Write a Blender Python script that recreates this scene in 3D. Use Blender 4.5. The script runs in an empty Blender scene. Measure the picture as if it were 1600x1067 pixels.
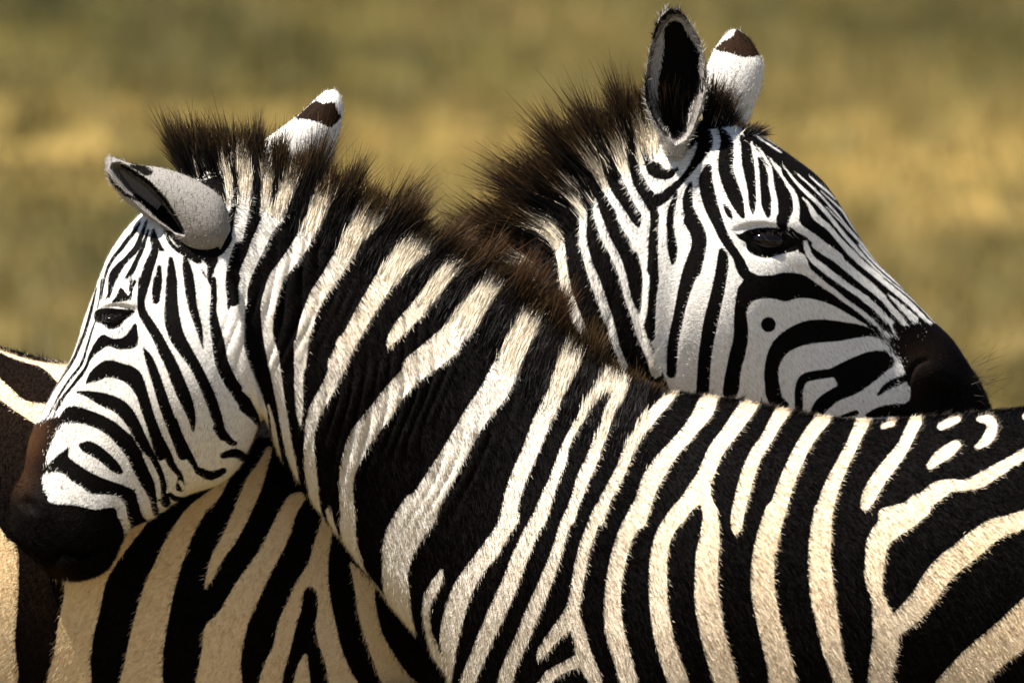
import bpy, math, random
import numpy as np

# ------------------------------------------------------------------ camera, sky, sun, exposure
scene = bpy.context.scene
S = 0.00085                 # metres per unit of the animals' sagittal drawing
W, H = 1600.0, 1067.0
DIST = 25.0
PITCH = math.radians(3.2)
ZC = 1.345
FWD = np.array([0.0, math.cos(PITCH), -math.sin(PITCH)])
UPV = np.array([0.0, math.sin(PITCH), math.cos(PITCH)])
CAM = np.array([0.0, 0.0, ZC]) - FWD * DIST
cam_d = bpy.data.cameras.new("Camera")
cam = bpy.data.objects.new("Camera", cam_d)
scene.collection.objects.link(cam)
scene.camera = cam
cam.location = CAM
cam.rotation_euler = (math.pi / 2 - PITCH, 0, 0)
cam_d.sensor_width = 36.0
cam_d.lens = 36.0 * DIST / (W * S)
cam_d.clip_start = 0.5
cam_d.clip_end = 2000.0
cam_d.dof.use_dof = True
cam_d.dof.focus_distance = DIST + 0.05
cam_d.dof.aperture_fstop = 8.5
cam_d.dof.aperture_blades = 0

SUN = np.array([-0.42, -0.22, 0.88]); SUN = SUN / np.linalg.norm(SUN)
EL = math.asin(SUN[2])
AZ = math.atan2(SUN[0], SUN[1])
world = bpy.data.worlds.new("World")
scene.world = world
world.use_nodes = True
wn = world.node_tree
bg = wn.nodes["Background"]
sky = wn.nodes.new("ShaderNodeTexSky")
sky.sky_type = 'NISHITA'
sky.sun_disc = False
sky.sun_elevation = EL
sky.sun_rotation = AZ
sky.altitude = 1700
wn.links.new(sky.outputs[0], bg.inputs[0])
bg.inputs[1].default_value = 0.05
sun_d = bpy.data.lights.new("sun", 'SUN')
sun_d.energy = 5.0
sun_d.angle = math.radians(0.53)
sun_d.color = (1.0, 0.955, 0.88)
sun = bpy.data.objects.new("sun", sun_d)
scene.collection.objects.link(sun)
from mathutils import Vector
sun.rotation_euler = Vector(SUN).to_track_quat('Z', 'Y').to_euler()
scene.view_settings.view_transform = 'Standard'
scene.view_settings.look = 'None'
scene.view_settings.exposure = 1.56
scene.view_settings.gamma = 1.0
scene.cycles.use_denoising = True
scene.cycles.denoising_input_passes = 'RGB_ALBEDO_NORMAL'
scene.cycles.denoising_prefilter = 'ACCURATE'
scene.cycles.max_bounces = 6
rng = np.random.default_rng(7)

# ------------------------------------------------------------------ small helpers
def to_world(P, scale=1.0, depth=0.0):
    """(along, down, out) in the animal's drawing units -> metres"""
    P = np.asarray(P, float)
    s = S * scale
    x = (P[..., 0] - W / 2) * s
    up = (H / 2 - P[..., 1]) * s
    d = P[..., 2] * s + depth
    out = np.empty(P.shape)
    out[..., 0] = x
    out[..., 1] = UPV[1] * up + FWD[1] * d
    out[..., 2] = ZC + UPV[2] * up + FWD[2] * d
    return out

def make_mesh(name, V, F, mat=None, parent=None, attrs=None, smooth=True):
    me = bpy.data.meshes.new(name)
    V = np.ascontiguousarray(V, dtype=np.float32)
    F = np.asarray(F, dtype=np.int32)
    n = F.shape[1]
    me.vertices.add(len(V)); me.vertices.foreach_set("co", V.ravel())
    me.loops.add(F.size); me.loops.foreach_set("vertex_index", F.ravel())
    me.polygons.add(len(F))
    me.polygons.foreach_set("loop_start", np.arange(0, F.size, n, dtype=np.int32))
    me.polygons.foreach_set("loop_total", np.full(len(F), n, dtype=np.int32))
    me.update(calc_edges=True)
    me.validate()
    if smooth:
        me.polygons.foreach_set("use_smooth", np.ones(len(me.polygons), dtype=bool))
    for k, a in (attrs or {}).items():
        a = np.ascontiguousarray(a, dtype=np.float32)
        if a.ndim == 1:
            me.attributes.new(k, 'FLOAT', 'POINT').data.foreach_set("value", a)
        elif a.shape[1] == 4:
            me.attributes.new(k, 'FLOAT_COLOR', 'POINT').data.foreach_set("color", a.ravel())
        else:
            me.attributes.new(k, 'FLOAT_VECTOR', 'POINT').data.foreach_set("vector", a.ravel())
    if mat:
        me.materials.append(mat)
    o = bpy.data.objects.new(name, me)
    scene.collection.objects.link(o)
    if parent:
        o.parent = parent
    return o

def spline(K, n_per=None, n=None, u=None):
    """Catmull-Rom (centripetal-ish, uniform) through rows of K"""
    K = np.asarray(K, float)
    m = len(K)
    if u is None:
        u = np.linspace(0, m - 1, n if n else (m - 1) * n_per + 1)
    i = np.clip(np.floor(u).astype(int), 0, m - 2)
    f = (u - i)[:, None]
    g = lambda j: K[np.clip(j, 0, m - 1)]
    p0, p1, p2, p3 = g(i - 1), g(i), g(i + 1), g(i + 2)
    return 0.5 * ((2 * p1) + (-p0 + p2) * f + (2 * p0 - 5 * p1 + 4 * p2 - p3) * f ** 2 + (-p0 + 3 * p1 - 3 * p2 + p3) * f ** 3)

# ------------------------------------------------------------------ coat patterns as signed distance fields
GX0, GY0, GX1, GY1 = -80, -80, 1680, 1160
CLIP = 12.0
TILE = dict(A=(0, 200, .25), B=(0, 440, .25), C=(0, 660, .25), D=(200, 100, .25), E=(380, 300, .25), G=(380, 540, .25),
            H=(400, 800, .25), I=(740, 800, .25), J=(700, 540, .25), K=(1060, 580, .25), L=(1300, 600, .1875),
            M=(1060, 800, .25), N=(1300, 800, .25), P=(0, 800, .25), Q=(700, 140, .225), R=(800, 340, .225),
            S=(960, 0, .225), T=(1000, 180, .225), U=(1080, 380, .2625), V=(1250, 340, .3), O=(0, 0, 1.0), a=(1220, 240, .15), b=(1230, 380, .1406), c=(1340, 380, .1406), e=(0, 720, .1875))

class Field:
    def __init__(self, base=-CLIP):
        self.g = np.full((GY1 - GY0, GX1 - GX0), float(base))
    def _win(self, x0, y0, x1, y1, m=CLIP + 2):
        a = max(0, int(x0 - m) - GX0); b = min(self.g.shape[1], int(x1 + m) + 2 - GX0)
        c = max(0, int(y0 - m) - GY0); d = min(self.g.shape[0], int(y1 + m) + 2 - GY0)
        if a >= b or c >= d:
            return None
        yy, xx = np.mgrid[c:d, a:b]
        return (slice(c, d), slice(a, b)), xx + GX0, yy + GY0
    def stroke(self, pts, white):
        K = np.asarray(pts, float)
        if len(K) == 1:
            K = np.vstack([K, K + [0.01, 0, 0]])
        q = spline(K, n_per=4)
        for a, b in zip(q[:-1], q[1:]):
            ra, rb = max(a[2], 0.5) / 2, max(b[2], 0.5) / 2
            r = max(ra, rb)
            w = self._win(min(a[0], b[0]) - r, min(a[1], b[1]) - r, max(a[0], b[0]) + r, max(a[1], b[1]) + r)
            if w is None:
                continue
            sl, xx, yy = w
            dx, dy = b[0] - a[0], b[1] - a[1]
            L2 = dx * dx + dy * dy + 1e-9
            t = np.clip(((xx - a[0]) * dx + (yy - a[1]) * dy) / L2, 0, 1)
            d = (ra + (rb - ra) * t) - np.hypot(xx - a[0] - t * dx, yy - a[1] - t * dy)
            self._mix(sl, d, white)
    def poly(self, pts, white):
        K = np.asarray(pts, float)
        w = self._win(K[:, 0].min(), K[:, 1].min(), K[:, 0].max(), K[:, 1].max())
        if w is None:
            return
        sl, xx, yy = w
        ins = np.zeros(xx.shape, bool); dm = np.full(xx.shape, 1e9)
        for a, b in zip(K, np.roll(K, -1, 0)):
            dx, dy = b - a
            t = np.clip(((xx - a[0]) * dx + (yy - a[1]) * dy) / (dx * dx + dy * dy + 1e-9), 0, 1)
            dm = np.minimum(dm, np.hypot(xx - a[0] - t * dx, yy - a[1] - t * dy))
            c = (a[1] > yy) != (b[1] > yy)
            with np.errstate(divide='ignore', invalid='ignore'):
                xi = a[0] + (yy - a[1]) * dx / (dy if dy != 0 else 1e-9)
            ins ^= c & (xx < xi)
        self._mix(sl, np.where(ins, dm, -dm), white)
    def _mix(self, sl, d, white):
        d = np.clip(d, -CLIP, CLIP)
        self.g[sl] = np.maximum(self.g[sl], d) if white else np.minimum(self.g[sl], -d)
    def run(self, text):
        for line in text.strip().splitlines():
            line = line.split('#')[0].split()
            if not line:
                continue
            ox, oy, k = TILE[line[0]]
            pts = [[float(v) for v in p.split(',')] for p in line[2:]]
            if line[1][1:] == 'c':
                K = np.array(pts); K = np.vstack([K[-1:], K, K[:2]])
                q = spline(K, n_per=5)[5:-5]
                self.poly(np.stack([ox + q[:, 0] * k, oy + q[:, 1] * k], 1), line[1][0] == 'w')
            elif line[1][1:] == 'p':
                self.poly([(ox + p[0] * k, oy + p[1] * k) for p in pts], line[1][0] == 'w')
            else:
                self.stroke([(ox + p[0] * k, oy + p[1] * k, p[2] * k) for p in pts], line[1][0] == 'w')
        return self
    def sample(self, x, y):
        x = np.clip(x - GX0, 0, self.g.shape[1] - 1.001); y = np.clip(y - GY0, 0, self.g.shape[0] - 1.001)
        i, j = np.floor(x).astype(int), np.floor(y).astype(int)
        fx, fy = x - i, y - j
        g = self.g
        return (g[j, i] * (1 - fx) * (1 - fy) + g[j, i + 1] * fx * (1 - fy) + g[j + 1, i] * (1 - fx) * fy + g[j + 1, i + 1] * fx * fy)
# ------------------------------------------------------------------ coat of the zebra in front (w = white, b = black, s = stroke x,y,width, p = outline)
COAT_FRONT = """
O wp 180,372 205,345 226,325 245,345 290,398 320,408 333,428 346,432 388,436 384,490 380,522 385,560 399,588 403,610 408,640 402,672 394,692 372,735 350,760 320,765 240,830 150,930 -40,900 -40,700 60,560 100,450
A ws 1480,170,40 1490,230,60 1535,330,70 1540,430,76 1520,520,78 1480,640,80 1420,770,76 1385,900,78 1390,1000,50 1385,1080,50
A ws 1640,700,80 1595,790,80 1545,900,80 1515,1000,76 1510,1090,80
A bs 880,590,12 845,650,30 800,705,34 755,765,30 700,835,24 665,920,20 650,1000,16 640,1070,14
A bs 925,570,8 895,660,30 860,750,44 800,820,38 745,880,56 715,930,60 700,990,40 690,1060,20
A bs 932,640,16 898,750,30 862,830,32 830,900,40 800,940,24
A bs 850,960,24 832,1010,20 822,1067,22
A bs 965,640,20 962,700,40 975,770,50 935,880,68 905,1000,66 890,1080,50
A bs 1002,870,26 1000,960,46 985,1080,44
A bs 1075,820,30 1080,920,60 1080,1080,72
A bs 1165,820,30 1180,900,62 1200,1000,58 1212,1080,50
A bs 968,650,18 1000,740,34 1030,770,18
A bs 1040,650,22 1070,720,26 1125,770,30 1190,800,40 1245,832,40 1262,838,10
A bs 1230,740,48
A bs 1275,815,30 1330,790,80 1395,715,100 1440,600,90 1455,470,70 1462,380,62 1450,290,60 1425,210,50
A bs 1335,830,70 1320,900,40 1318,960,24 1345,1000,28 1345,1090,42
A bs 1270,890,10 1290,930,14
A bs 1585,520,70 1550,640,70 1500,760,76 1470,860,80 1455,960,80 1465,1080,74
B bs 607,40,12 578,170,24 548,280,24 512,380,22 455,505,20 392,600,13 330,695,9 250,850,8
B bs 602,250,10 578,320,16 548,420,17 512,520,20 442,610,20 382,700,17 305,840,13
B bs 510,335,6 494,392,9 468,462,10 420,540,9 350,645,8 290,745,7
B bc 600,382 650,330 720,356 790,340 852,262 870,300 864,405 760,425 690,405 640,430 582,480 545,560 500,620 440,690 400,745 365,810 340,850 360,760 420,680 490,590 535,530 560,460
B bs 548,632,12 600,588,75 680,545,108 760,560,104 840,596,112 893,690,78 928,800,72 962,910,66 985,1000,60 1010,1090,54
B bs 910,420,12 935,470,48 970,560,62 1000,650,66 1032,750,72 1070,860,72 1108,960,72 1150,1080,68
B bs 893,-10,42 890,100,44 898,190,56 940,260,62 990,340,66 1040,440,76 1090,540,80 1130,640,86 1172,740,80 1208,850,50 1215,930,18
B bs 1080,-10,72 1080,110,80 1085,230,100 1110,330,98 1160,420,86 1220,510,72 1272,610,70 1320,720,72 1362,840,68 1392,930,54 1448,1000,44 1478,1006,24
B bs 1180,-10,50 1200,100,58 1225,200,54 1255,300,42 1270,380,18 1278,420,5
B bs 1340,-10,40 1345,100,40 1340,180,44 1350,270,62 1372,380,78 1393,500,84 1440,610,84 1500,700,84 1560,790,80 1625,875,60
B bs 1470,-20,78 1460,60,54 1443,120,38 1435,178,8
B bs 985,-10,40 975,60,34 968,135,10
B bc 762,36 800,75 828,112 760,128 708,131 738,84
B bs 826,-10,20 820,60,14
B bs 640,-10,16 630,100,14 615,165,9
B bs 703,-10,26 690,70,19 664,122,7
B bc 604,182 680,163 760,170 832,175 852,195 790,240 760,285 690,300 650,270 598,246
B bs 490,690,16 560,702,42 650,735,84 740,770,92 800,822,92 850,900,80 890,980,72 935,1060,58
C bs 835,-10,66 880,70,60 930,160,50 980,250,40 1015,330,36 1032,420,44 1040,500,60
C bs 962,-10,50 1000,90,54 1050,190,54 1085,270,46 1130,330,36 1130,400,60
C bs 1095,-10,50 1130,90,54 1180,190,52 1220,260,38 1240,310,30
C bs 1350,30,30 1385,60,60 1400,90,50
B bs 395,870,40 450,830,104 540,843,96 640,880,92 720,930,98 790,1000,100 850,1080,96
C bs 790,110,104 850,210,92 890,300,90 930,380,80 960,470,50 975,570,34
C bc 498,140 530,120 570,114 640,150 740,240 776,312 720,312 620,232 530,182
C bc 295,275 360,210 440,152 436,210 500,262 560,300 640,340 760,384 840,420 865,480 895,580 940,640 810,680 790,560 760,470 650,446 560,450 480,390 430,340 380,312 290,312
C bc 150,60 230,0 300,-30 390,-36 382,20 330,120 296,210 300,300 276,330 276,400 300,450 330,500 480,515 600,540 720,530 750,600 780,690 760,800 700,920 500,1020 330,980 120,850 -60,700 40,350
C ws 290,345,44 350,340,60 420,390,80 490,440,96 560,480,80 680,474,46 750,505,58 770,580,58 800,650,36
C ws 320,445,18 390,430,22 412,400,36
C bs 1000,480,16 1000,560,16
C bs 1060,440,24 1110,480,40 1180,470,26
C ws 1060,350,20 1055,430,22
C ws 1130,370,22 1165,440,20
C ws 995,500,22 1010,560,16
C bs 1250,300,50 1320,330,60 1400,300,40
C bs 1400,205,40 1480,190,60 1550,240,50
e bs 520,225,22
e bs 780,85,16
e bs 1130,236,20
e bs 1190,202,24
C bs 1055,255,14
C bs 925,185,10
D ws 425,600,26 442,660,36 420,712,36
D ws 556,560,44 540,640,58 500,690,54 450,722,36
D ws 570,650,40 612,710,52 638,780,50 636,870,40 618,940,20
D bs 465,722,12 530,690,22 572,706,30 600,760,24
D ws 682,580,40 692,660,66 730,740,70 734,850,76 712,960,78 690,1080,70
D ws 838,600,40 842,680,58 862,760,56 862,860,64 842,940,34
D ws 1085,620,60 1040,740,84 1000,830,88 950,920,96 890,980,98 840,1080,92
D ws 1275,750,70 1222,850,96 1180,920,88 1150,1000,90 1105,1080,80
D ws 1570,890,70 1480,960,90 1400,1050,90
E ws 290,-10,90 250,110,78 175,190,94 112,290,88 62,400,66 35,460,56 12,560,46 4,700,28 2,900,20 6,1067,16
E ws 545,20,76 482,110,108 450,200,98 390,285,96 330,380,96 262,470,88 212,540,92 182,630,92 160,720,90 155,800,72 160,900,62 185,1000,68 197,1080,74
E ws 930,100,44 830,200,112 740,265,136 660,360,124 590,460,106 540,540,96 472,640,94 430,730,86 400,820,86 375,920,76 360,1080,78
E ws 1140,270,90 1060,390,140 960,485,146 880,565,126 820,655,114 760,755,112 700,865,104 642,965,110 590,1080,116
E ws 1305,465,64 1230,560,100 1160,660,108 1080,745,98 1000,830,86 940,905,66 908,962,20
E ws 1540,560,70 1480,680,130 1400,800,166 1310,890,148 1220,962,136 1130,1025,116 1050,1080,100
G wp 0,0 20,30 60,170 110,280 150,400 165,520 182,645 150,640 120,520 100,430 50,330 0,280
G wp -20,400 0,410 60,460 75,490 50,570 0,610 -30,620
G bp -20,290 0,288 50,335 98,430 70,476 30,440 -20,400
G ws 160,370,13 185,470,24 200,580,34 220,680,32 240,722,8
G ws 170,-10,66 200,130,68 222,260,58 246,400,52 270,540,54 292,660,48 320,760,36 342,835,12
G ws 360,-10,78 355,120,58 350,250,54 355,400,44 358,500,8
G ws 640,-10,112 600,100,98 555,220,88 500,320,86 450,410,78 425,500,68 415,600,60 416,700,72 426,800,74 438,900,66 456,980,46 490,1070,10
G ws 1290,-10,140 1200,60,146 1110,130,136 1022,212,126 942,300,126 870,400,134 800,490,142 732,580,142 690,680,124 656,780,98 645,880,86 650,980,88 655,1080,92
G ws 1645,140,170 1560,295,164 1452,440,148 1372,580,148 1292,720,156 1210,860,172 1110,1010,180 1060,1080,190
O ws 778,595,38 795,565,40 812,532,36 826,502,28 838,470,16 845,452,6
G ws 540,1000,12 542,1080,32
H ws 395,-10,16 432,52,9
H ws 455,-10,38 482,80,28 520,170,18 546,222,8
H ws 575,-10,98 575,100,98 590,200,88 622,290,78 662,370,48 722,440,30 790,520,26
H ws 1020,-10,236 960,80,228 905,180,214 882,280,176 870,400,158 882,500,158 915,600,108 952,680,56 992,750,18
H ws 1162,362,26 1122,450,64 1072,540,56 1065,640,42 1078,740,38 1112,840,56 1150,920,56 1180,980,28 1202,1050,9
H ws 1590,25,112 1540,110,98 1470,220,112 1400,310,106 1330,410,114 1282,500,122 1242,620,124 1215,740,124 1205,850,96 1205,950,66 1210,1070,20
I ws 432,-20,80 370,90,86 320,200,96 270,320,100 230,430,102 180,540,106 130,650,106 80,760,100 40,860,94 0,960,94 -50,1080,90
I ws 605,-20,54 560,90,62 530,200,62 490,310,70 450,420,80 400,540,86 352,650,88 310,760,86 262,860,86 220,960,88 190,1080,98
I ws 775,-20,64 730,100,66 695,200,72 670,300,72 650,400,72 634,500,72 612,600,84 560,690,92 490,770,72 430,850,62 405,890,26
I ws 612,600,84 640,700,84 668,800,84 692,900,104 742,1000,90 775,1080,70
I ws 650,912,76 560,955,64 480,1000,66 430,1080,78
I ws 1025,-20,108 960,100,98 920,200,96 890,320,98 870,430,98 862,540,102 865,640,108 880,740,116 910,850,116 940,950,108 972,1080,110
I ws 1285,-20,106 1210,80,98 1165,180,102 1147,300,108 1145,420,112 1147,540,112 1160,650,116 1180,760,118 1206,860,118 1240,960,126 1282,1080,130
I ws 1465,-20,74 1465,100,106 1457,200,126 1445,330,138 1441,450,142 1446,560,146 1466,680,148 1490,790,148 1520,900,148 1550,1000,148 1572,1080,150
J ws 785,30,80 732,180,138 690,280,106 640,370,106 590,460,106 550,560,106 510,660,98 470,750,98 430,850,98 400,950,96 370,1080,92
J ws 1045,210,56 1000,290,104 920,340,66 870,400,56 820,470,48 770,550,46 730,630,48 704,720,66 670,810,58 632,900,66 600,980,76 570,1080,84
J ws 1095,262,40 1060,340,84 1012,430,66 970,530,66 930,620,72 890,720,76 842,820,76 812,910,68 780,1000,62 758,1080,62
J ws 1408,305,34 1340,360,66 1260,450,70 1190,550,72 1122,660,72 1080,760,66 1030,860,68 980,950,66 938,1080,70
J ws 1625,360,100 1580,430,106 1500,530,86 1420,620,86 1340,715,104 1272,820,114 1230,920,106 1178,1080,108
J ws 1590,890,90 1540,932,104 1470,1000,86 1398,1080,84
K ws 195,160,100 150,240,104 92,330,84 20,430,78
K ws 445,205,96 390,272,104 310,380,94 232,480,94 190,570,96 150,660,98 100,742,112 40,822,98 -20,900,104
K ws 150,770,84 182,860,84 195,960,96 190,1080,110
K ws 650,245,90 590,330,76 540,420,72 482,500,76 440,590,82 410,680,86 385,770,82 360,870,80 350,950,66 345,995,30
K ws 900,297,86 830,372,86 770,460,86 722,550,90 680,640,92 642,740,96 610,840,104 580,930,106 540,1080,124
K ws 1145,318,84 1100,400,72 1060,480,72 1010,570,76 970,650,86 930,740,96 902,830,104 882,930,112 872,1080,124
K ws 1270,345,28 1330,325,34
K ws 1475,312,76 1430,390,72 1380,480,76 1300,580,86 1222,680,90 1172,770,88 1145,832,56
M ws 190,-20,84 185,120,108 167,250,134 162,380,136 166,500,142 182,620,146 202,740,142 235,860,146 262,960,148 282,1080,150
M ws 585,-20,108 546,100,116 520,220,128 511,340,142 512,460,146 530,580,146 556,700,146 582,800,154 612,920,158 642,1080,176
M ws 886,-20,108 866,120,122 861,250,136 870,400,146 882,520,150 905,650,140 926,760,126 947,870,116 982,970,108 1012,1080,110
M ws 1480,-50,150 1390,30,140 1290,90,146 1222,170,132 1205,280,122 1196,400,110 1216,500,80 1240,590,106 1262,680,150 1270,780,164 1250,900,156 1230,1080,146
N ws 330,720,110 440,630,140 540,520,144 610,410,150 690,320,152 790,240,146 890,160,146 990,90,130 1090,60,112 1220,10,110
N ws 740,1100,270 850,955,236 960,850,228 1080,750,228 1220,620,230 1340,520,230
L ws 415,352,38 490,325,46
L ws 890,352,56 960,320,66 1040,290,46
L ws 790,672,56 860,605,94 940,552,104 1010,500,76
L ws 1215,290,46 1300,300,84 1312,370,86 1270,450,84 1210,500,54 1172,520,26
L ws 1600,270,60 1640,290,80
L ws 420,1080,130 640,1015,116 760,940,140 860,870,144 960,832,98 1080,830,86 1200,790,112 1320,720,106 1440,650,86 1560,582,86 1700,520,90
"""
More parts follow.
